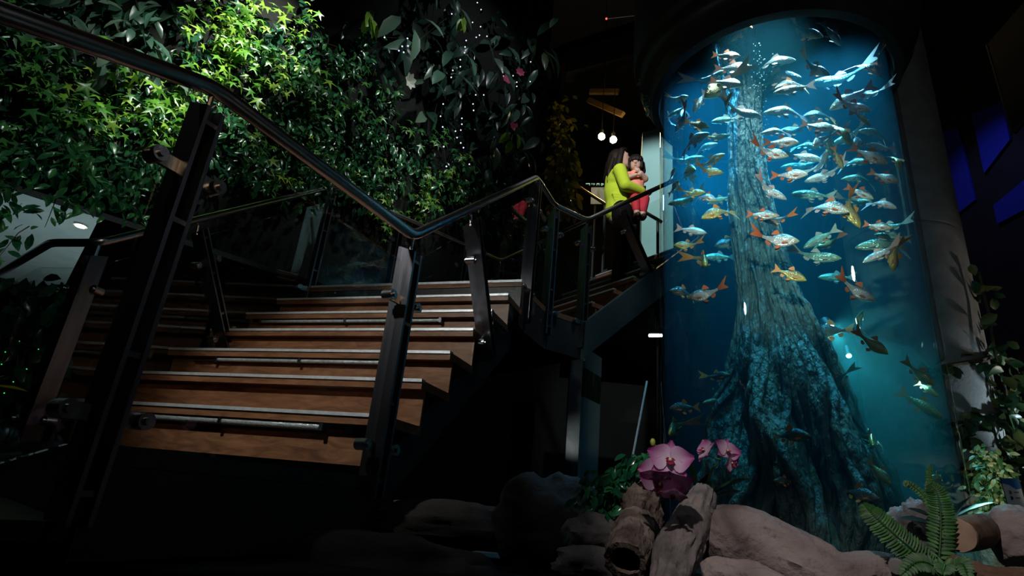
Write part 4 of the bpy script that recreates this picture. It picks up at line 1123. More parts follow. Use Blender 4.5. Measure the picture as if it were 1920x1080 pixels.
# angle -127 faces the eye; smaller angles turn to the free right side
strand(ml, ms, [on_col(a, z, CR + .03) for a, z in [(-118, 1.97), (-110, 2.0), (-80, 2.05), (-50, 2.12), (-30, 2.2)]], 16, .10, 'round', .03, .014)
strand(ml, ms, [on_col(a, z, CR + .03) for a, z in [(-118, 1.65), (-110, 1.66), (-80, 1.72), (-50, 1.80)]], 55, .075, 'round', .04, .010)
strand(ml, ms, [on_col(a, z, CR + .03) for a, z in [(-118, 1.38), (-105, 1.40), (-75, 1.48), (-40, 1.5)]], 70, .075, 'round', .05, .009)
strand(ml, ms, [on_col(a, z, CR + .06) for a, z in [(-62, 2.65), (-60, 2.4), (-64, 2.1), (-58, 1.9), (-66, 1.6), (-60, 1.3)]], 75, .085, 'round', .05, .008)
strand(ml, ms, [on_col(a, z, CR + .16) for a, z in [(-50, 2.0), (-45, 1.7), (-55, 1.4), (-48, 1.2)]], 75, .085, 'round', .09, .006)
build('foliage', ml, LM_IVY, iv, True, 80); build('stem', ms, STEM, iv)
vt = thing('variegated_creeper', 'cream and green variegated creeper cascading at the foot of the column', 'plant', on_col(-100, 1.3, CR + .12))
ml, ms = MB(), MB()
for x0, x1 in ((1838, 1852), (1850, 1868), (1862, 1880), (1870, 1884)):
    strand(ml, ms, [at_d(x0 + (x1 - x0) * t + rnd.uniform(-4, 4), 848 + 140 * t, 3.86) for t in (0, .25, .5, .75, 1)], 120, .036, 'oval', .026, .003)
build('foliage', ml, LM_VAR, vt, True, 80); build('stem', ms, GSTEM, vt)
wi = thing('climbing_ivy', 'yellow-lit ivy climbing beside the dark pillar above the upper landing', 'plant', at_d(1050, 300, 6.2))
ml, ms = MB(), MB()
for x0, x1, y0, y1, n in ((1050, 1058, 190, 330, 90), (1062, 1068, 230, 390, 90), (1040, 1046, 300, 400, 80), (1055, 1050, 320, 400, 90)):
    strand(ml, ms, [at_d(x0 + (x1 - x0) * t, y0 + (y1 - y0) * t, 6.2) for t in (0, .33, .66, 1)], n, .12, 'oval', .07, .006)
build('foliage', ml, LM_WARM, wi, True, 80); build('stem', ms, STEM, wi)

# ================================================================== column, hall and right-hand background
CONC = noisy('concrete', [(0.3, (0.24, 0.23, 0.22)), (0.7, (0.36, 0.35, 0.34))], 7, rough=0.85, bump=0.25, bscale=60)


def ringat(c, r, z, n=48):
    return [(c.x + r * math.cos(2 * math.pi * i / n), c.y + r * math.sin(2 * math.pi * i / n), z) for i in range(n)]


mb = MB(); mb.rings([ringat(CX, CR, 0), ringat(CX, CR, 2.985), ringat(CX, CR - .012, 2.99), ringat(CX, CR - .012, 3.005), ringat(CX, CR, 3.01), ringat(CX, CR, 8.98)])
struct('column_concrete', mb, CONC, 'round concrete column standing behind the aquarium', True)


def rock(name, label, c, r, sc, seed, mat, amp=.28, freq=1.6, cat='rock', group=None, flat=None):
    m_ = MB(); sg, rg_ = 40, 26; rgs = []
    for i in range(1, rg_):
        t = math.pi * i / rg_; row = []
        for j in range(sg):
            a = 2 * math.pi * j / sg; d = V((math.sin(t) * math.cos(a), math.sin(t) * math.sin(a), math.cos(t)))
            k = 1 + amp * noise.noise(d * freq + V((seed, seed * .7, 0))) + amp * .45 * noise.noise(d * freq * 2.7 + V((seed, 3, 1))) + amp * .2 * noise.noise(d * freq * 7 + V((1, seed, 1)))
            row.append(V(c) + V((d.x * sc[0], d.y * sc[1], d.z * sc[2])) * r * k)
        rgs.append(row)
    m_.rings(rgs[::-1]); o = build(name, m_, mat, None, True, 50)
    return tag(o, label, cat, group)


MOSS = noisy('mossy_rock', [(0.3, (0.07, 0.06, 0.04)), (0.55, (0.20, 0.18, 0.11)), (0.75, (0.30, 0.28, 0.17))], 18, rough=0.95, bump=0.9, bscale=40)
GREYR = noisy('grey_rock', [(0.3, (0.12, 0.11, 0.11)), (0.6, (0.24, 0.22, 0.22)), (0.8, (0.34, 0.32, 0.31))], 9, rough=0.9, bump=0.8, bscale=24)
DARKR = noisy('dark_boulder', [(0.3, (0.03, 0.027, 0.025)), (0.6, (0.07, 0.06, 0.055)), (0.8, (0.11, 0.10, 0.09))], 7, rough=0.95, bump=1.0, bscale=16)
rock('rock', 'mossy stone foot of the column under the variegated creeper', (2.76, 3.18, .55), .36, (1.0, .6, 1.9), 4.2, MOSS, .12, 2.0)

cp = at_d(1901, 926, 3.36)
card = thing('information_card', 'small white information card with a blue top on a dark stand', 'sign', cp)
n_ = (EYE - cp).normalized(); r_ = RR; u_ = (n_.cross(r_)).normalized()
if u_.z < 0: u_ = -u_
mk = lambda x0, x1, y0, y1, z_, th: (cp + r_ * x0 + u_ * y0 + n_ * z_, r_ * (x1 - x0), u_ * (y1 - y0), n_ * th)
W_, H_ = .038, .060
m_ = MB(); m_.obox(*mk(-W_, W_, -H_, H_, 0, .004)); build('card_face', m_, simple('card_white', (0.82, 0.84, 0.88), .4), card, False)
m_ = MB(); m_.prism([cp + r_ * x + u_ * y + n_ * .0042 for x, y in ((-W_, H_), (W_, H_), (W_, H_ * .35), (W_ * .4, H_ * .30), (-W_ * .3, H_ * .62), (-W_, H_ * .72))], n_ * .0008); build('blue_band', m_, simple('card_blue', (0.02, 0.18, 0.52), .4), card, False)
for yy, cc in ((.10, (0.30, 0.10, 0.08)), (-.28, (0.06, 0.02, 0.03))):
    m_ = MB(); q = cp - r_ * W_ * .45 + u_ * H_ * yy + n_ * .0042; m_.cyl(q, q + n_ * .0008, .0085, 14); build('picture_dot', m_, simple('card_dot', cc, .5), card)
    m_ = MB(); m_.obox(*mk(W_ * .05, W_ * .6, H_ * yy - .003, H_ * yy + .003, .0042, .0008)); build('text_bar', m_, simple('card_grey', (0.25, 0.22, 0.30), .5), card, False)
m_ = MB(); m_.obox(*mk(-W_ * 1.1, W_ * 1.1, -H_ * 1.08, H_ * 1.06, -.012, .010)); build('backing', m_, M['black'], card, False)
m_ = MB(); m_.tube([cp - n_ * .01, V((cp.x, cp.y, 0.6)) - n_ * .01], .010, 8); build('stand', m_, M['black'], card)

# wall panels beyond the column, the blue light on them put into their colour
BLUE = noisy('blue_lit_wall', [(0.3, (0.010, 0.018, 0.30)), (0.7, (0.014, 0.024, 0.38))], 2, rough=0.9, bump=0.05)


def on_x(px, py, x):
    d = ray(px, py); return EYE + d * (x / d.x)


for i, quad in enumerate([[(1752, 250), (1796, 240), (1828, 375), (1790, 405), (1768, 400)], [(1822, 215), (1880, 190), (1893, 262), (1845, 325)], [(1862, 385), (1935, 325), (1935, 385), (1870, 420)]]):
    m_ = MB(); m_.prism([on_x(x, y, 6.96) for x, y in quad], V((.03, 0, 0))); struct('wall_panel_%d' % (i + 1), m_, BLUE, ('tall blue-lit panel of the far wall just right of the column', 'upper blue-lit panel of the far wall below the hanging board', 'lower blue-lit panel of the far wall at the picture edge')[i])
lamp('blue_spot', 'SPOT', (5.3, 6.2, 7.6), 60, (0.25, 0.35, 1.0), (6.9, 7.4, 5.3), .05, 70, .8)
hb = [on_x(x, y, 4.6) for x, y in ((1850, 84), (1898, 250), (1940, 205), (1940, -20))]
hbt = thing('hanging_board', 'dark grey board hanging high in the upper right corner', 'board', hb[0])
m_ = MB(); m_.prism(hb, V((.04, 0, 0))); build('board_face', m_, simple('board_grey', (0.05, 0.045, 0.04), .7), hbt, False)
m_ = MB(); m_.tube([hb[0], hb[1]], .012, 6); m_.tube([hb[1], hb[2]], .012, 6); build('edge_trim', m_, simple('board_edge', (0.22, 0.20, 0.18), .5), hbt)
m_ = MB(); m_.tube([hb[0] + V((.02, 0, 0)), V((hb[0].x + .02, hb[0].y, 9.0))], .008, 6); m_.tube([hb[3] + V((.02, 0, 0)), V((hb[3].x + .02, hb[3].y, 9.0))], .008, 6); build('hanger', m_, M['black'], hbt)

# hall behind the second flight
BR = noisy('dark_brick', [(0.3, (0.016, 0.017, 0.022)), (0.7, (0.030, 0.031, 0.040))], 12, rough=0.85, bump=0.5)
a = at_d(1002, 320, 6.6); b = at_d(1038, 320, 6.6)
m_ = MB(); m_.obox(V((a.x, a.y, 0)), V((b.x - a.x, b.y - a.y, 0)), V((0.0, .45, 0)), Z * 7.2); struct('column_brick', m_, BR, 'dark brick pillar between the planted wall and the hall')
a = at_d(1062, 135, 8.2); b = at_d(1245, 88, 7.6)
m_ = MB(); m_.obox(a, b - a, V((0, .3, 0)), Z * .5); struct('beam_hall', m_, M['dark_wall'], 'dark beam across the hall opening')
YW = noisy('timber', [(0.3, (0.16, 0.10, 0.03)), (0.7, (0.28, 0.18, 0.06))], 8, (1, 1, 4), .6, .2)
m_ = MB(); m_.bar(at_d(1104, 188, 8.0), at_d(1168, 215, 7.6), Z, .09, .06); tag(build('timber_brace', m_, YW, None, False), 'slanting timber brace above the warm hall lamps', 'beam')
m_ = MB(); m_.bar(at_d(1106, 172, 8.2), at_d(1160, 172, 8.1), Z, .09, .06); q = at_d(1133, 172, 8.15); m_.tube([q, V((q.x, q.y, 9.0))], .01, 6); tag(build('timber_brace', m_, YW, None, False), 'short level timber above the slanting brace in the hall', 'beam')
a = at_d(1203, 400, 7.0); b = at_d(1262, 400, 6.9)
m_ = MB(); m_.box((.95, 6.35, 3.05), (3.4, 9.6, 3.3)); struct('floor_hall', m_, M['dark_wall'], 'dark floor slab of the upper hall behind the second flight')
m_ = MB(); m_.obox(V((a.x, a.y, 3.3)), V((b.x - a.x, b.y - a.y, 0)), V((.1, .5, 0)), Z * (at_d(1203, 248, 7.0).z - 3.3)); struct('partition', m_, noisy('teal_paint', [(0.3, (0.22, 0.36, 0.35)), (0.7, (0.27, 0.42, 0.41))], 2, rough=.8, bump=.05), 'pale teal partition behind the child beside the aquarium')
for x, y, pw, cc, lab in ((1128, 256, 40, (1.0, 0.62, 0.20), 'small amber hall lamp, left one of the pair'), (1150, 262, 110, (1.0, 0.78, 0.50), 'brighter warm hall lamp above the woman')):
    p = at_d(x, y, 7.6); t = thing('hall_lamp', lab, 'lamp', p)
    m_ = MB(); m_.ball(p, .055, 14, 10); build('bulb', m_, simple('hall_bulb', (1, .9, .7), .3, emit=cc, estr=60), t)
    m_ = MB(); m_.tube([p + Z * .05, p + Z * .12], .03, 12); m_.tube([p + Z * .12, V((p.x, p.y, 9.0))], .006, 6); build('cord_and_cap', m_, M['black'], t)
    lamp('hall_light', 'POINT', p - Z * .12 - _fw * .1, pw * .12, cc, None, .06)
BRASS = simple('warm_rail', (0.55, 0.42, 0.25), .25, 1.0)
for (x0, y0, d0, x1, y1, d1, lab) in ((1078, 346, 7.1, 1150, 392, 6.5, 'sloping metal rail gleaming in the hall behind the woman'), (1208, 397, 6.3, 1240, 416, 6.2, 'short gleaming rail end beside the aquarium below the child')):
    a, b = at_d(x0, y0, d0), at_d(x1, y1, d1); t = thing('hall_rail', lab, 'rail', a)
    m_ = MB(); m_.tube([a, b], .022, 10); build('tube', m_, BRASS, t)
    m_ = MB(); q = a.lerp(b, .8); m_.tube([q, V((q.x, q.y, 0))], .018, 8); build('upright', m_, M['black'], t)
# lit sign with a poster in the hall
p = at_d(1118, 346, 8.4); sg = thing('hall_sign', 'dim poster with pale marks above it, behind the woman', 'sign', p)
GM = simple('sign_marks', (0.30, 0.55, 0.48), .4, emit=(0.30, 0.62, 0.52), estr=.35)
u_ = 8.4 * 1.12 / FPX
m_ = MB()
for x0, x1, y0, y1 in ((-20, -12, 2, 3), (-13, -12, -1, 3), (-9, -8, 1, 3), (-6, -5, 0, 3), (-3.5, -2.5, 0, 3), (1, 2, -1, 3), (2, 5, 2, 3), (5, 6, -1, 3), (10, 12, 2, 3), (9, 10, 0, 2), (12, 14, 0, 2), (10, 12, -1.5, -.5)):
    m_.obox(p + RR * x0 * u_ + Z * y0 * u_, RR * (x1 - x0) * u_, V((0, .02, 0)), Z * (y1 - y0) * u_)
build('marks', m_, GM, sg, False)
m_ = MB(); m_.obox(p - RR * 9 * u_ - Z * 42 * u_, RR * 30 * u_, V((0, .03, 0)), Z * 36 * u_); build('poster', m_, noisy('poster_print', [(0.35, (0.05, 0.05, 0.07)), (0.5, (0.10, 0.20, 0.26)), (0.65, (0.16, 0.12, 0.16))], 5, rough=.5, bump=0), sg, False)
m_ = MB(); q = p - Z * 42 * u_; m_.tube([q + RR * 0 + V((0, .04, .3)), V((q.x, q.y + .04, 0))], .02, 8); build('stand', m_, M['black'], sg)
# rod with a red pilot lamp, upper middle
a, b = at_d(1137, 35, 6.5), at_d(1208, 27, 6.5)
t = thing('pilot_lamp', 'thin level rod with a tiny red lamp under the dark ceiling', 'lamp', a)
m_ = MB(); m_.tube([a, b], .008, 6); m_.tube([a, V((a.x, a.y, 9.0))], .005, 6); build('rod', m_, M['post'], t)
m_ = MB(); m_.ball(a, .016, 8, 6); build('bulb', m_, simple('red_bulb', (1, .1, .1), .3, emit=(1, .08, .06), estr=2), t)

# display board standing under the second flight
a = at_d(1092, 800, 5.0); b = at_d(1124, 800, 5.35)
e = V((b.x - a.x, b.y - a.y, 0)); zt = at_d(1100, 652, 5.0).z; zm = at_d(1094, 744, 5.0).z; zu = at_d(1100, 690, 5.0).z
bd = thing('display_board', 'tall white display board with a leafy print, standing in the dark under the stairs', 'board', V((a.x, a.y, 0)))
th = V((e.y, -e.x, 0)).normalized() * -.05
WB = simple('board_white', (0.62, 0.68, 0.66), .6)
m_ = MB(); m_.obox(V((a.x, a.y, .5)), e, th, Z * (zm - .5)); build('white_panel', m_, WB, bd, False)
m_ = MB(); m_.obox(V((a.x, a.y, zm)), e, th, Z * (zu - zm)); build('leafy_print', m_, noisy('leafy_print', [(0.35, (0.01, 0.02, 0.01)), (0.55, (0.04, 0.12, 0.05)), (0.7, (0.20, 0.36, 0.16))], 6, (5, 5, 1), .5, 0), bd, False)
m_ = MB(); m_.obox(V((a.x, a.y, zu)), e, th, Z * (zt - zu)); build('header', m_, simple('board_header', (0.40, 0.50, 0.56), .5), bd, False)
m_ = MB(); m_.obox(V((a.x, a.y, 0)), e * .2, th, Z * .5); m_.obox(V((a.x, a.y, 0)) + e * .8, e * .2, th, Z * .5); build('foot', m_, M['black'], bd, False)
lamp('board_spot', 'SPOT', (0.45, 3.7, 1.3), 12, (.85, 1, .95), V((a.x, a.y, 1.85)) + e * .5, .05, 34, .5)
a, b = at_d(1213, 715, 3.3), at_d(1184, 868, 3.1)
m_ = MB(); m_.tube([a, b, V((b.x - .02, b.y - .03, .6))], .006, 8); tag(build('thin_pole', m_, simple('grey_pole', (0.30, 0.31, 0.30), .5), None), 'thin grey pole leaning beside the foot of the aquarium', 'pole')
a, b = at_d(1217, 629, 5.6), at_d(1241, 629, 5.65)
t = thing('tube_lamp', 'short white tube lamp under the second flight, cut off by the aquarium', 'lamp', a)
m_ = MB(); m_.tube([a, b], .016, 10); build('tube', m_, simple('tube_white', (1, 1, 1), .3, emit=(.9, .95, 1.0), estr=4), t)
m_ = MB(); m_.tube([a + Z * .03, b + Z * .03], .018, 8); m_.tube([a.lerp(b, .5) + Z * .03, a.lerp(b, .5) + Z * .5], .01, 6); build('fitting', m_, M['black'], t)
# ================================================================== rockery in front of the aquarium
m_ = MB(); m_.prism([(.25, 1.15, 0), (1.0, .75, 0), (2.6, .9, 0), (3.4, 2.4, 0), (3.3, 3.9, 0), (1.9, 4.2, 0), (.75, 3.4, 0), (.45, 2.2, 0)], Z * .78)
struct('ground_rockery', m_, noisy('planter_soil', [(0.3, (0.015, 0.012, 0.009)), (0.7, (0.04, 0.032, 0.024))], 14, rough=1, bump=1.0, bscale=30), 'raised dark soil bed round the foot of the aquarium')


def wood_piece(name, label, path, mat, seed, amp=.16, freq=5.0, seg=44, steps=70, cap_mat=None, squash=1.0, cat='driftwood', hollow=False):
    """path: (px, py, distance, radius px); lofted with lumps, grain and knots"""
    P = [at_d(x, y, d) for x, y, d, r in path]; R_ = [r * depth_of(p) / FPX for p, (x, y, d, r) in zip(P, path)]
    n = len(P); rg = []; ref = None

    def cat_(i, f, A):
        a, b, c, d = A[max(i - 1, 0)], A[i], A[min(i + 1, n - 1)], A[min(i + 2, n - 1)]
        return 0.5 * ((2 * b) + (c - a) * f + (2 * a - 5 * b + 4 * c - d) * f * f + (3 * b - a - 3 * c + d) * f ** 3)
    pts = []; rs = []
    for k in range(steps):
        t = k / (steps - 1) * (n - 1); i = min(int(t), n - 2); pts.append(cat_(i, t - i, P)); rs.append(max(.004, cat_(i, t - i, R_)))
    for k, p in enumerate(pts):
        d = (pts[min(k + 1, steps - 1)] - pts[max(k - 1, 0)]).normalized()
        if ref is None: ref = (Z - d * Z.dot(d)); ref = ref.normalized() if ref.length > .1 else d.orthogonal().normalized()
        ref = (ref - d * ref.dot(d)).normalized(); s = d.cross(ref); row = []
        for j in range(seg):
            a = 2 * math.pi * j / seg; o = ref * math.cos(a) + s * math.sin(a) * squash
            q = p + o * rs[k]; w_ = V((math.cos(a) * 1.3, math.sin(a) * 1.3, k / steps * 4 + seed))
            e = 1 + amp * noise.noise(q * freq + V((seed, 0, seed))) + amp * .55 * noise.noise(V((w_.x * 3.2, w_.y * 3.2, w_.z * 1.0))) + amp * .35 * noise.noise(V((w_.x * 9, w_.y * 9, w_.z * 1.6))) + amp * .2 * noise.noise(q * freq * 9)
            if not cap_mat and not hollow: e *= min(1, .35 + 1.6 * math.sqrt(min(k, steps - 1 - k) / (steps * .22))) if min(k, steps - 1 - k) < steps * .1 else 1
            row.append(p + o * rs[k] * e)
        rg.append(row)
    if hollow:                                   # open end: wall turns inwards
        c0 = sum(rg[0], V((0, 0, 0))) / seg; dn = (pts[3] - pts[0]).normalized()
        inn = [[c0.lerp(q, .72) for q in rg[0]], [c0.lerp(q, .62) + dn * .12 for q in rg[0]]]
        rg = inn[::-1] + rg
    m_ = MB(); m_.rings(rg); o = build(name, m_, mat, None, True, 60); tag(o, label, cat)
    if cap_mat:
        c0 = sum(rg[0], V((0, 0, 0))) / seg; dn = (pts[0] - pts[2]).normalized(); m2 = MB()
        m2.rings([[q + dn * .001 for q in rg[0]], [c0.lerp(q, .96) + dn * .006 for q in rg[0]], [c0.lerp(q, .3) + dn * .007 for q in rg[0]]]); build('cut_end', m2, cap_mat, o, True, 60)
    return o


DRIFT = noisy('driftwood', [(0.25, (0.13, 0.095, 0.085)), (0.5, (0.34, 0.27, 0.25)), (0.75, (0.46, 0.38, 0.36))], 5, (1, 1, 1), .85, .8, 30, detail=9, distort=1.0)
DRIFT2 = noisy('weathered_driftwood', [(0.28, (0.05, 0.04, 0.035)), (0.45, (0.20, 0.17, 0.16)), (0.62, (0.30, 0.26, 0.25)), (0.72, (0.36, 0.19, 0.09))], 6, (1, 1, .6), .8, .9, 26, detail=9, distort=1.5)
BARKM = noisy('cork_bark', [(0.3, (0.05, 0.035, 0.028)), (0.55, (0.24, 0.18, 0.145)), (0.78, (0.42, 0.34, 0.29))], 11, (1, 1, .5), .9, 1.0, 30, detail=9, distort=1.6, bdist=.04)
BROWN = noisy('brown_log', [(0.3, (0.10, 0.05, 0.03)), (0.7, (0.26, 0.145, 0.09))], 8, (1, 1, .5), .85, .7, 26, detail=8)


def cut_mat():
    m, nt, p = mat_new('cut_timber'); L = nt.links.new
    n = nt.nodes.new('ShaderNodeTexNoise'); n.inputs['Scale'].default_value = 26; tc = nt.nodes.new('ShaderNodeTexCoord'); L(tc.outputs['Object'], n.inputs['Vector'])
    r = ramp_node(nt, [(0.3, (0.40, 0.25, 0.17)), (0.7, (0.54, 0.36, 0.26))]); L(n.outputs['Fac'], r.inputs[0]); L(r.outputs[0], p.inputs['Base Color']); p.inputs['Roughness'].default_value = .8
    return m


CUT = cut_mat()
CUTG = simple('cut_grey', (0.30, 0.28, 0.27), .85)
wood_piece('driftwood', 'big pale driftwood root lying across the front of the aquarium', [(1318, 1000, 1.70, 46), (1372, 1015, 1.70, 66), (1440, 1042, 1.70, 68), (1510, 1075, 1.68, 66), (1580, 1098, 1.66, 54), (1650, 1086, 1.68, 44), (1725, 1082, 1.72, 36)], DRIFT, 2.0, .20, 6)
wood_piece('driftwood', 'rounded pale driftwood stub below the big root at the bottom edge', [(1318, 1090, 1.50, 26), (1352, 1088, 1.50, 42), (1410, 1100, 1.48, 40), (1480, 1130, 1.45, 40)], DRIFT, 6.0, .22, 9)
wood_piece('driftwood', 'upright grey driftwood with an orange patch, between bark log and big root', [(1322, 918, 1.72, 20), (1304, 960, 1.66, 32), (1284, 1010, 1.60, 37), (1264, 1060, 1.56, 40), (1250, 1120, 1.52, 40)], DRIFT2, 9.0, .26, 10)
wood_piece('bark_log', 'rough bark log standing under the large orchid', [(1232, 880, 1.80, 26), (1214, 915, 1.76, 40), (1200, 960, 1.74, 44), (1196, 1010, 1.74, 42), (1198, 1080, 1.74, 42)], BARKM, 3.0, .34, 13)
wood_piece('bark_log', 'short hollow piece of bark at the bottom edge with a dark open end', [(1172, 1052, 1.56, 40), (1184, 1016, 1.62, 40), (1198, 985, 1.68, 36)], BARKM, 12.0, .18, 12, hollow=True)
rock('rock', 'grey rock beneath the trailing green plant', at_d(1120, 1000, 1.72), .075, (1.15, .9, .72), 1.5, GREYR)
rock('rock', 'flat grey rock at the bottom edge beside the hollow bark', at_d(1112, 1062, 1.66), .085, (1.25, .9, .55), 7.5, GREYR)
rock('rock', 'grey pointed rock behind the left fern frond', at_d(1722, 1002, 2.02), .085, (.85, .7, 1.0), 3.3, GREYR, .35)
wood_piece('cut_log', 'sawn log with a pale round end facing the viewer beside the fern', [(1797, 1003, 1.72, 30), (1822, 998, 1.82, 30), (1850, 993, 1.95, 29), (1872, 988, 2.06, 27)], BROWN, 5.0, .07, 6, cap_mat=CUT, cat='log')
wood_piece('stump', 'rough grey-brown stump at the right edge beside the sawn log', [(1898, 962, 1.98, 26), (1903, 985, 1.96, 44), (1912, 1015, 1.94, 46), (1930, 1060, 1.92, 40)], DRIFT, 15.0, .24, 8, cat='stump')
wood_piece('driftwood', 'curved reddish driftwood in the bottom right corner', [(1786, 1055, 1.62, 20), (1812, 1075, 1.60, 30), (1860, 1092, 1.58, 30), (1935, 1088, 1.60, 26)], BROWN, 17.0, .22, 10)
wood_piece('branch', 'thin cut branch end poking out left of the fern base', [(1681, 1062, 1.60, 14), (1690, 1040, 1.72, 15), (1697, 1020, 1.85, 13)], DRIFT2, 19.0, .10, 8, cap_mat=CUTG, cat='branch')
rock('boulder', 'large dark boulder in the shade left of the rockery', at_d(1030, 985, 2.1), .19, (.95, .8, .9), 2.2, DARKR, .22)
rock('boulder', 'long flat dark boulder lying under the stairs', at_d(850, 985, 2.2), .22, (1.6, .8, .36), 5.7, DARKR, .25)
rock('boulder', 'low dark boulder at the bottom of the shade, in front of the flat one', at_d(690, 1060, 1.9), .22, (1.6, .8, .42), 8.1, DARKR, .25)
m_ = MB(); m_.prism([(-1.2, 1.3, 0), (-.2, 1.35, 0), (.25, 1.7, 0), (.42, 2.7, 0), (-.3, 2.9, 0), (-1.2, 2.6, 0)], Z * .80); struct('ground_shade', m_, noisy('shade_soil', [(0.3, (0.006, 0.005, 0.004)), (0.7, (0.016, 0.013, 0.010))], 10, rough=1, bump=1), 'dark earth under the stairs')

# ------------------------------------------------------------------ fern
FERN = leafy('fern_leaf', (0.012, 0.085, 0.008), (0.024, 0.15, 0.012), (0.06, 0.24, 0.025), .5)
fn = thing('fern', 'green sword fern growing between the driftwood and the sawn log', 'plant', at_d(1755, 1090, 1.66))


def frond(path, wpx, n=26, curl=0):
    pts0 = [at_d(x, y, d) for x, y, d in path]; m_ = MB(); k_ = len(pts0) - 1; pts = []
    for i in range(41):
        t = i / 40 * k_; a = min(int(t), k_ - 1); f = t - a
        q0, q1, q2, q3 = pts0[max(a - 1, 0)], pts0[a], pts0[a + 1], pts0[min(a + 2, k_)]
        pts.append(0.5 * ((2 * q1) + (q2 - q0) * f + (2 * q0 - 5 * q1 + 4 * q2 - q3) * f * f + (3 * q1 - q0 - 3 * q2 + q3) * f ** 3))
    m_.tube(pts, [.0032 * (1 - .7 * i / 40) for i in range(41)], 6)
    wl = wpx * depth_of(pts[20]) / FPX
    for i in range(n):
        t = .10 + .88 * i / (n - 1); j = min(int(t * 40), 39); p = pts[j].lerp(pts[j + 1], t * 40 - j); d = (pts[j + 1] - pts[j]).normalized()
        nn = (EYE - p).normalized() + Z * .5; s = d.cross(nn).normalized()
        L = wl * (math.sin(math.pi * min(1, .18 + t * .82)) ** .6 * .9 + .1)
        for sd in (-1, 1): leaf_oval(m_, p, s * sd + d * .35 + V((0, 0, rnd.gauss(0, .05))), nn, L * rnd.uniform(.92, 1.05), .0088, .16)
    return build('frond', m_, FERN, fn, True, 80)


frond([(1752, 1085, 1.66), (1725, 1045, 1.62), (1680, 1005, 1.60), (1640, 968, 1.60), (1619, 946, 1.62)], 30, 34)
frond([(1757, 1085, 1.66), (1763, 1020, 1.68), (1764, 965, 1.70), (1757, 925, 1.71), (1740, 906, 1.71)], 25, 32)
frond([(1758, 1090, 1.64), (1745, 1060, 1.60), (1718, 1055, 1.56), (1690, 1078, 1.52)], 22, 18)
frond([(1768, 1090, 1.62), (1790, 1065, 1.58), (1805, 1058, 1.54), (1816, 1085, 1.50)], 20, 18)
frond([(1760, 1070, 1.67), (1748, 960, 1.72), (1728, 925, 1.74), (1702, 906, 1.74), (1698, 912, 1.73)], 9, 20)
frond([(1765, 1075, 1.68), (1752, 940, 1.74), (1742, 895, 1.76), (1744, 872, 1.77)], 8, 18)
frond([(1764, 1092, 1.60), (1772, 1060, 1.55), (1768, 1075, 1.48)], 22, 14)
dp = thing('dark_leaved_plant', 'blackish broad-leaved plant spreading behind the fern', 'plant', at_d(1770, 985, 1.95))
for x1, y1, x0, y0 in ((1708, 948, 1775, 985), (1850, 935, 1780, 980), (1845, 962, 1785, 985), (1690, 965, 1765, 990), (1730, 930, 1772, 982), (1812, 925, 1780, 982)):
    m_ = MB(); a, b = at_d(x0, y0, 1.95), at_d(x1, y1, 1.90); leaf_oval(m_, a, b - a, Z + (EYE - a) * .2, (b - a).length * 1.05, .045, .12); build('leaf', m_, simple('blackish_leaf', (0.012, 0.02, 0.014), .35), dp, True, 80)
m_ = MB(); q = at_d(1776, 985, 1.95); m_.tube([q, V((q.x, q.y, .75))], .008, 6); build('stem', m_, STEM, dp)


# ------------------------------------------------------------------ orchids
def petal_mat():
    m, nt, p = mat_new('orchid_petal'); L = nt.links.new
    at = nt.nodes.new('ShaderNodeAttribute'); at.attribute_name = 'reach'
    r = ramp_node(nt, [(0.0, (0.86, 0.76, 0.84)), (0.5, (0.74, 0.46, 0.68)), (0.82, (0.56, 0.16, 0.42)), (1.0, (0.42, 0.05, 0.24))])
    n = nt.nodes.new('ShaderNodeTexNoise'); n.inputs['Scale'].default_value = 60; ma = nt.nodes.new('ShaderNodeMath'); ma.operation = 'MULTIPLY_ADD'; ma.inputs[1].default_value = .22; L(n.outputs['Fac'], ma.inputs[0]); L(at.outputs['Fac'], ma.inputs[2])
    L(ma.outputs[0], r.inputs[0]); L(r.outputs[0], p.inputs['Base Color']); p.inputs['Roughness'].default_value = .5
    t = nt.nodes.new('ShaderNodeBsdfTranslucent'); L(r.outputs[0], t.inputs[0]); mx = nt.nodes.new('ShaderNodeMixShader'); mx.inputs[0].default_value = .25
    L(p.outputs[0], mx.inputs[1]); L(t.outputs[0], mx.inputs[2]); L(mx.outputs[0], nt.nodes['Material Output'].inputs[0])
    return m


PET = petal_mat(); LIP = simple('orchid_lip', (0.34, 0.02, 0.08), .45); COLM = simple('orchid_column', (0.80, 0.72, 0.42), .5)


def petal(m_, reach, c, d, n, L, W, cup, seg=7):
    d = V(d).normalized(); n = V(n); n = (n - d * n.dot(d)).normalized(); s = d.cross(n); b = len(m_.v); rows = []
    for i in range(seg + 1):
        t = i / seg; w_ = W * (math.sin(math.pi * (t ** .62)) * .94 + .06) if t < 1 else W * .12
        for j in range(5):
            u = (j - 2) / 2; rows.append(c + d * (L * t) + s * (u * w_ / 2) + n * (cup * L * (t * t * .9) + .10 * W * u * u * (1 if t > .1 else .2) + .02 * L * math.sin(9 * t + 3 * u))); reach.append(t * .85 + abs(u) * .12)
    m_.add(rows, [(i * 5 + j, i * 5 + j + 1, i * 5 + j + 6, i * 5 + j + 5) for i in range(seg) for j in range(4)])


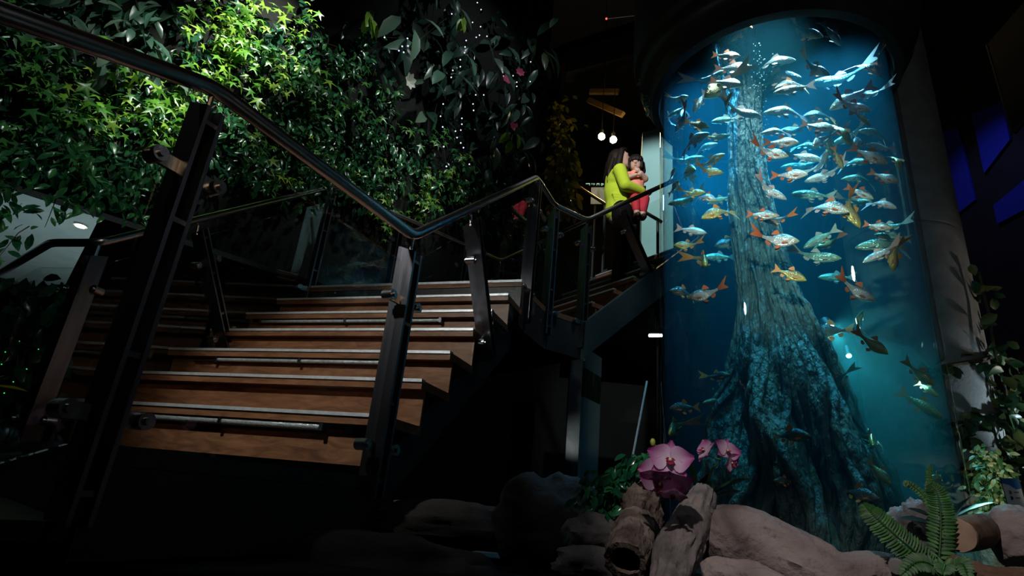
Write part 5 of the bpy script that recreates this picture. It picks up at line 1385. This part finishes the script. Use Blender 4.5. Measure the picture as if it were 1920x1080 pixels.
def orchid_flower(parent, c, n, size, roll=0):
    n = V(n).normalized(); up = (Z - n * Z.dot(n)).normalized(); sd = n.cross(up) * -1
    ca, sa = math.cos(roll), math.sin(roll); up, sd = up * ca + sd * sa, sd * ca - up * sa
    m_ = MB(); reach = []
    for a, L, W, cup in ((90, .50, .40, .12), (218, .50, .40, .05), (322, .50, .40, .05)):
        k = math.radians(a); petal(m_, reach, c - n * size * .02, sd * math.cos(k) + up * math.sin(k), n, size * L, size * W, cup)
    for a in (14, 166):
        k = math.radians(a); petal(m_, reach, c, sd * math.cos(k) + up * math.sin(k), n, size * .56, size * .66, .16)
    o = build('flower', m_, PET, parent, True, 80)
    at = o.data.attributes.new('reach', 'FLOAT', 'POINT'); at.data.foreach_set('value', reach)
    l_ = MB(); r2 = []
    petal(l_, r2, c + n * size * .03, -up + n * .6, n, size * .24, size * .20, .25); petal(l_, r2, c + n * size * .03, -up * .2 + sd + n * .7, n, size * .16, size * .13, .2); petal(l_, r2, c + n * size * .03, -up * .2 - sd + n * .7, n, size * .16, size * .13, .2)
    lp = build('lip', l_, LIP, o, True, 80); lp.location = (0, 0, 0)
    k_ = MB(); k_.ball(c + n * size * .07, size * .045, 10, 8); q = build('column', k_, COLM, o); q.location = (0, 0, 0)
    return o


oc = at_d(1248, 872, 1.50)
o1 = thing('orchid', 'large pink orchid spray with wine-red lower blooms above the bark log', 'orchid', oc)
tc_ = (EYE - oc).normalized()
orchid_flower(o1, at_d(1256, 864, 1.46), tc_ + Z * .35 + RR * .1, .100, .1)
orchid_flower(o1, at_d(1232, 882, 1.50), tc_ * .8 + Z * .15 - RR * .5, .085, -.2)
orchid_flower(o1, at_d(1238, 905, 1.50), tc_ - Z * .55 - RR * .2, .095, .3)
orchid_flower(o1, at_d(1262, 908, 1.52), tc_ - Z * .6 + RR * .35, .09, -.3)
orchid_flower(o1, at_d(1262, 926, 1.49), tc_ * .6 - Z * .9, .06, .2)
m_ = MB(); b0 = at_d(1300, 1000, 1.80); m_.tube([b0, at_d(1275, 930, 1.62), at_d(1255, 880, 1.54), at_d(1240, 845, 1.56), at_d(1226, 832, 1.56)], [.004, .0035, .003, .002, .0015], 8); build('stem', m_, GSTEM, o1)
m_ = MB(); m_.ball(at_d(1224, 829, 1.56), .007, 8, 6, (1, 1, 1.5)); build('bud', m_, simple('orchid_bud', (0.45, 0.50, 0.08), .5), o1)
oc2 = at_d(1345, 850, 1.62)
o2 = thing('orchid', 'pair of small pink orchid blooms in front of the roots in the aquarium', 'orchid', oc2)
orchid_flower(o2, at_d(1362, 846, 1.62), tc_ * .8 + RR * .5 + Z * .3, .072, .3)
orchid_flower(o2, at_d(1370, 868, 1.62), tc_ * .7 + RR * .7 - Z * .1, .060, -.5)
orchid_flower(o2, at_d(1322, 846, 1.64), tc_ * .25 - RR * .6 + Z * .55, .072, .8)
m_ = MB(); m_.tube([at_d(1310, 990, 1.82), at_d(1318, 930, 1.74), at_d(1335, 880, 1.68), at_d(1352, 862, 1.655), at_d(1322, 852, 1.665)], [.004, .004, .003, .0025, .0015], 8); build('stem', m_, GSTEM, o2)
OLF = simple('orchid_leaf', (0.015, 0.05, 0.02), .3)
for x0, y0, x1, y1, w_ in ((1312, 940, 1405, 884, .055), (1305, 930, 1290, 832, .04), (1310, 935, 1275, 900, .05), (1312, 945, 1388, 912, .05), (1308, 938, 1330, 880, .045)):
    m_ = MB(); a, b = at_d(x0, y0, 1.76), at_d(x1, y1, 1.70); leaf_oval(m_, a, b - a, Z + tc_ * .35, (b - a).length, w_, .10); build('leaf', m_, OLF, o2, True, 80)
gp = thing('grass_tuft', 'thin green grass blades at the top of the big driftwood', 'plant', at_d(1332, 950, 1.80))
m_ = MB()
for k in range(12):
    a = at_d(1338 + rnd.uniform(-6, 6), 955, 1.80); b = at_d(1315 + rnd.uniform(-4, 28), 902 + rnd.uniform(0, 22), 1.78); leaf_oval(m_, a, b - a, tc_, (b - a).length, .005, .05)
build('blade_tuft', m_, LM_LIME, gp, True, 80)

# trailing plant over the grey rocks
tp = thing('trailing_plant', 'small-leaved trailing plant hanging over the grey rocks, partly lit green', 'plant', at_d(1150, 900, 1.78))
ml, ms = MB(), MB()
for pts in ([(1205, 862), (1170, 880), (1140, 890), (1105, 905), (1095, 950), (1092, 1000)], [(1200, 875), (1160, 895), (1125, 905), (1110, 940), (1108, 985)], [(1190, 880), (1150, 905), (1140, 940), (1138, 990)], [(1195, 885), (1155, 895), (1132, 930), (1128, 970)], [(1170, 890), (1150, 925), (1148, 1000)], [(1215, 850), (1198, 858), (1185, 880), (1170, 890)]):
    strand(ml, ms, [at_d(x, y, 1.72 + rnd.uniform(-.03, .05)) for x, y in pts], 75, .030, 'oval', .014, .002)
build('foliage', ml, leafy('trailing_leaf', (0.01, 0.09, 0.05), (0.02, 0.20, 0.09), (0.06, 0.42, 0.14), .18), tp, True, 80); build('stem', ms, GSTEM, tp)


# ================================================================== people
class Blob(MB):
    def cap(self, p, q, r1, r2, n=16):
        p, q = V(p), V(q); ax = (q - p); L = ax.length; ax = ax.normalized() if L > 1e-6 else Z.copy(); t = ax.orthogonal().normalized(); b = ax.cross(t); rg = []
        for i in range(1, 7):
            a = math.pi / 2 * (1 - i / 6); rg.append((p - ax * r1 * math.sin(a), r1 * math.cos(a)))
        for i in range(1, 6): rg.append((p.lerp(q, i / 6), r1 + (r2 - r1) * i / 6))
        for i in range(0, 6):
            a = math.pi / 2 * i / 6; rg.append((q + ax * r2 * math.sin(a), r2 * math.cos(a)))
        self.rings([[c + (t * math.cos(2 * math.pi * j / n) + b * math.sin(2 * math.pi * j / n)) * r for j in range(n)] for c, r in rg])

    def chain(self, pts):
        for (p, r), (q, s) in zip(pts, pts[1:]): self.cap(p, q, r, s)

    def ell(self, c, sc, rot=None):
        self.ball(c, 1.0, 20, 14, sc, rot)

    def done(self, name, mat, parent, voxel=.010, it=6):
        me = bpy.data.meshes.new(name); me.from_pydata(self.v, [], self.f); me.materials.append(mat)
        o = bpy.data.objects.new(name, me); COL.objects.link(o)
        if parent: o.parent = parent
        r = o.modifiers.new('skin', 'REMESH'); r.mode = 'VOXEL'; r.voxel_size = voxel; r.use_smooth_shade = True
        s = o.modifiers.new('soften', 'SMOOTH'); s.factor = .5; s.iterations = it
        return o


SKIN = noisy('skin', [(0.3, (0.52, 0.33, 0.25)), (0.7, (0.60, 0.39, 0.30))], 9, rough=.5, bump=0)
HAIR = noisy('dark_hair', [(0.3, (0.008, 0.005, 0.004)), (0.7, (0.022, 0.014, 0.010))], 30, (4, 4, .5), .5, .3, spec=.2)
CARD_M = noisy('lime_knit', [(0.3, (0.42, 0.56, 0.02)), (0.7, (0.50, 0.64, 0.03))], 60, rough=.9, bump=.3)
BLACKC = simple('black_trousers', (0.004, 0.004, 0.005), .9, spec=.1)
CORAL = noisy('coral_cotton', [(0.3, (0.78, 0.27, 0.18)), (0.7, (0.84, 0.33, 0.23))], 30, rough=.9, bump=.15)
REDC = simple('red_leggings', (0.50, 0.02, 0.04), .8)
SHOE = simple('dark_shoe', (0.05, 0.02, 0.02), .5)
LIPS = simple('lips', (0.45, 0.10, 0.10), .4)
INNER = simple('dark_top', (0.02, 0.02, 0.022), .8)

wpos = at_d(1166, 300, 5.02)
wz = UPP + RISE * 3 - 0.002
fx = (RR - Z * RR.dot(Z)).normalized(); fy = Z.cross(fx)        # her front points along the picture's right


def person(name, label, origin, rot=0.0):
    c, s = math.cos(rot), math.sin(rot); ex = fx * c + fy * s; ey = fy * c - fx * s
    return Matrix(((ex.x, ey.x, 0, origin.x), (ex.y, ey.y, 0, origin.y), (ex.z, ey.z, 1, origin.z), (0, 0, 0, 1)))


def hand(B, wrist, d, palm_n, curl, s=1.0):
    """palm and five fingers; d fingers' direction, palm_n out of the palm, thumb on the side"""
    d = V(d).normalized(); n = V(palm_n); n = (n - d * n.dot(d)).normalized(); sd = d.cross(n)
    B.cap(V(wrist), V(wrist) + d * .05 * s, .022 * s, .026 * s)
    for k, (off, ln) in enumerate(((-.024, .062), (-.008, .072), (.008, .068), (.023, .052))):
        a = V(wrist) + d * .075 * s + sd * off * s; b = a + (d * math.cos(curl) + n * math.sin(curl)) * ln * .5 * s; c = b + (d * math.cos(2 * curl) + n * math.sin(2 * curl)) * ln * .5 * s
        B.cap(a - d * .03 * s, a, .010 * s, .0095 * s); B.cap(a, b, .0095 * s, .0085 * s); B.cap(b, c, .0085 * s, .007 * s)
    a = V(wrist) + d * .025 * s - sd * .022 * s; b = a + (d * .7 - sd * .6 + n * .3).normalized() * .035 * s; B.cap(a, b, .011 * s, .010 * s); B.cap(b, b + (d * .9 + n * .4).normalized() * .028 * s, .010 * s, .008 * s)


def head(B, c, f, s=1.0, child=False):
    """head with brow, nose, lips, chin and ears; c centre, f facing direction"""
    f = V(f).normalized(); sd = Z.cross(f).normalized(); up = f.cross(sd)
    R3 = Matrix((f, sd, up)).transposed()
    B.ell(c, (.092 * s, .074 * s, .108 * s), R3)
    B.ell(c + f * .028 * s - up * .045 * s, (.058 * s, .056 * s, .062 * s), R3)       # jaw
    if not child: B.ell(c + f * .062 * s - up * .092 * s, (.020 * s, .022 * s, .018 * s), R3)   # chin
    else: B.ell(c + f * .045 * s - up * .055 * s, (.045 * s, .056 * s, .04 * s), R3)             # round cheeks
    for q in (-1, 1):
        B.ell(c - f * .004 * s + sd * .074 * s * q - up * .012 * s, (.020 * s, .010 * s, .030 * s), R3)      # ears
        B.ell(c + f * .074 * s + sd * .028 * s * q + up * .030 * s, (.014 * s, .024 * s, .008 * s), R3)      # brow
    B.cap(c + f * .084 * s + up * .012 * s, c + f * .104 * s - up * .022 * s, .009 * s, .013 * s)             # nose
    B.ell(c + f * .088 * s - up * .055 * s, (.010 * s, .024 * s, .010 * s), R3)                               # mouth
    return f, sd, up


# ---- woman
WMX = person('woman', '', V((wpos.x, wpos.y, wz)))
B = Blob()
hc = V((-.015, 0, 1.475)); hf = V((1, -.12, .22))
f_, s_, u_ = head(B, hc, hf)
B.cap((-.045, 0, 1.24), (-.025, 0, 1.40), .055, .048)
B.chain([(V((-.04, 0, 1.22)), .10), (V((-.04, 0, 1.08)), .105), (V((-.01, 0, .95)), .10), (V((-.01, 0, .84)), .12)])
for q in (-1, 1): B.cap((-.04, .02 * q, 1.24), (-.045, .155 * q, 1.235), .06, .055)
NA = [(V((-.045, -.175, 1.235)), .048), (V((.005, -.205, 1.05)), .040), (V((.17, -.13, 1.045)), .030)]
FA = [(V((-.045, .175, 1.235)), .048), (V((.02, .20, 1.06)), .040), (V((.16, .10, 1.13)), .030)]
B.chain(NA); B.chain(FA)
hand(B, (.185, -.125, 1.045), (.9, .35, .05), (0, .5, .85), .45); hand(B, (.165, .09, 1.135), (.7, -.7, .05), (.2, -.6, .5), .5)
LEGS = [[(V((.0, -.085, .84)), .088), (V((.015, -.085, .47)), .058), (V((-.03, -.085, .10)), .042)], [(V((.0, .085, .84)), .088), (V((.10, .085, .55)), .058), (V((.08, .085, .27)), .042)]]
for l_ in LEGS: B.chain(l_)
B.cap((-.05, -.085, .05), (.10, -.085, .03), .034, .026); B.cap((.06, .085, .23), (.20, .085, .21), .034, .026)
wom = B.done('person', SKIN, None, .008, 5)
wom.matrix_world = WMX
tag(wom, 'woman in a lime green cardigan on the upper stairs, carrying a child', 'person')
B = Blob()
B.chain([(V((-.045, 0, 1.235)), .115), (V((-.045, 0, 1.08)), .125), (V((-.02, 0, .98)), .125), (V((-.01, 0, .88)), .145)])
B.ell((-.06, 0, 1.20), (.10, .15, .11))
for q in (-1, 1): B.cap((-.05, .03 * q, 1.245), (-.05, .17 * q, 1.235), .062, .064)
for A in (NA, FA): B.chain([(p + V((0, 0, 0)), r + .018) for p, r in A])
for k in range(5): B.cap((-.10 + k * .012, -.12, 1.0 - k * .03), (.02 + k * .01, -.135, .99 - k * .03), .012, .010)
card_ = B.done('cardigan', CARD_M, wom, .010, 4)
B = Blob(); B.chain([(V((.055, -.03, 1.24)), .05), (V((.07, 0, 1.10)), .06), (V((.085, 0, .97)), .06)]); B.done('dark_top', INNER, wom, .010, 4)
B = Blob(); B.ell((-.005, 0, .84), (.115, .135, .11))
for l_ in LEGS: B.chain([(p, r + .016) for p, r in l_])
B.done('trousers', BLACKC, wom, .012, 4)
for i, (p, q) in enumerate((((-.055, -.085, .045), (.12, -.085, .03)), ((.055, .085, .225), (.22, .085, .21)))):
    B = Blob(); B.cap(p, q, .042, .034); B.done('shoe', SHOE, wom, .010, 3)
B = Blob()
R3 = Matrix((f_, s_, u_)).transposed()
B.ell(hc - f_ * .030 + u_ * .022, (.092, .084, .098), R3); B.ell(hc + f_ * .035 + u_ * .088, (.058, .066, .030), R3)
for q in (-1, 1): B.chain([(hc + s_ * .066 * q + u_ * .06 + f_ * .02, .030), (hc + s_ * .078 * q - u_ * .02 - f_ * .01, .030), (hc + s_ * .070 * q - u_ * .11 - f_ * .05, .034)])
B.chain([(hc - f_ * .065, .070), (hc - f_ * .085 - Z * .10, .062), (hc - f_ * .085 - Z * .20, .050), (hc - f_ * .08 - Z * .28, .034), (hc - f_ * .08 - Z * .33, .016)])
for k in range(6): B.chain([(hc - f_ * (.07 + .012 * k) + s_ * (-.06 + .024 * k) + Z * .02, .02), (hc - f_ * (.11 + .008 * k) + s_ * (-.075 + .03 * k) - Z * .16, .022), (hc - f_ * (.12 - .006 * k) + s_ * (-.07 + .028 * k) - Z * .30, .012)])
B.done('hair', HAIR, wom, .008, 3)
for q in (-1, 1):
    m_ = MB(); m_.ball(hc + f_ * .081 + s_ * .029 * q + u_ * .012, .011, 10, 8, (.7, 1.1, .8)); build('eye', m_, EYE_M, wom).location = (0, 0, 0)
m_ = MB(); m_.ball(hc + f_ * .094 - u_ * .055, .016, 12, 8, (.45, 1.1, .5), R3); build('lips', m_, LIPS, wom).location = (0, 0, 0)

# ---- child on her arm
cpos = V((wpos.x, wpos.y, wz)) + fx * .135 - fy * .03
CMX = person('child', '', cpos)
B = Blob()
cc = V((0, 0, 1.405)); cf = V((-.25, -1, -.05))
f_, s_, u_ = head(B, cc, cf, .80, True)
B.cap((0, 0, 1.28), (0, 0, 1.34), .034, .034)
B.chain([(V((0, 0, 1.25)), .068), (V((0, 0, 1.16)), .072), (V((0, .0, 1.10)), .078)])
CA1 = [(V((-.065, -.02, 1.265)), .028), (V((-.10, -.06, 1.205)), .026), (V((-.02, -.115, 1.215)), .020)]
CA2 = [(V((.065, -.01, 1.265)), .028), (V((.085, -.07, 1.20)), .026), (V((.03, -.12, 1.24)), .020)]
B.chain(CA1); B.chain(CA2)
hand(B, (-.01, -.118, 1.217), (.9, -.1, .2), (0, .8, .2), .5, .55); hand(B, (.02, -.122, 1.245), (-.7, -.2, .5), (0, .8, .2), .5, .55)
CL = [[(V((-.045, -.02, 1.08)), .052), (V((-.025, -.10, .97)), .040), (V((.0, -.10, .80)), .028)], [(V((.05, -.02, 1.08)), .052), (V((.075, -.09, .97)), .040), (V((.06, -.08, .80)), .028)]]
for l_ in CL: B.chain(l_)
chd = B.done('person', SKIN, None, .006, 4); chd.matrix_world = CMX
tag(chd, 'small child in a coral shirt and red leggings carried on the arm of the woman', 'person')
B = Blob(); B.chain([(V((0, 0, 1.265)), .074), (V((0, 0, 1.18)), .084), (V((0, 0, 1.11)), .088)])
for A in (CA1, CA2): B.cap(A[0][0], A[0][0].lerp(A[1][0], .75), .040, .038)
B.done('shirt', CORAL, chd, .008, 4)
B = Blob(); B.ell((0, -.005, 1.085), (.09, .08, .06))
for l_ in CL: B.chain([(l_[0][0], .058), (l_[1][0], .048), (l_[1][0].lerp(l_[2][0], .75), .036)])
B.done('leggings', REDC, chd, .008, 4)
for l_ in CL:
    B = Blob(); e = l_[2][0]; B.cap(e + V((0, .015, -.02)), e + V((0, -.06, -.045)), .034, .028); B.done('shoe', SHOE, chd, .007, 3)
B = Blob(); R3 = Matrix((f_, s_, u_)).transposed()
B.ell(cc - f_ * .022 + u_ * .022, (.080, .073, .084), R3)
for k in range(7):
    a = -1.1 + k * .366; o = f_ * math.cos(a) * .066 + s_ * math.sin(a) * .064; B.chain([(cc + o * .7 + u_ * .075, .020), (cc + o * 1.05 + u_ * .045, .017), (cc + o * 1.10 + u_ * (.022 if abs(a) < .8 else -.05), .013)])
for q in (-1, 1): B.chain([(cc + s_ * .060 * q - f_ * .02 + u_ * .02, .030), (cc + s_ * .072 * q - f_ * .03 - u_ * .06, .028), (cc + s_ * .066 * q - f_ * .03 - u_ * .11, .016)])
B.done('hair', HAIR, chd, .006, 3)
for q in (-1, 1):
    m_ = MB(); m_.ball(cc + f_ * .0665 + s_ * .025 * q + u_ * .006, .0095, 10, 8, (.7, 1.1, .9)); build('eye', m_, EYE_M, chd).location = (0, 0, 0)
m_ = MB(); m_.ball(cc + f_ * .074 - u_ * .045, .011, 12, 8, (.45, 1.1, .5), R3); build('lips', m_, LIPS, chd).location = (0, 0, 0)
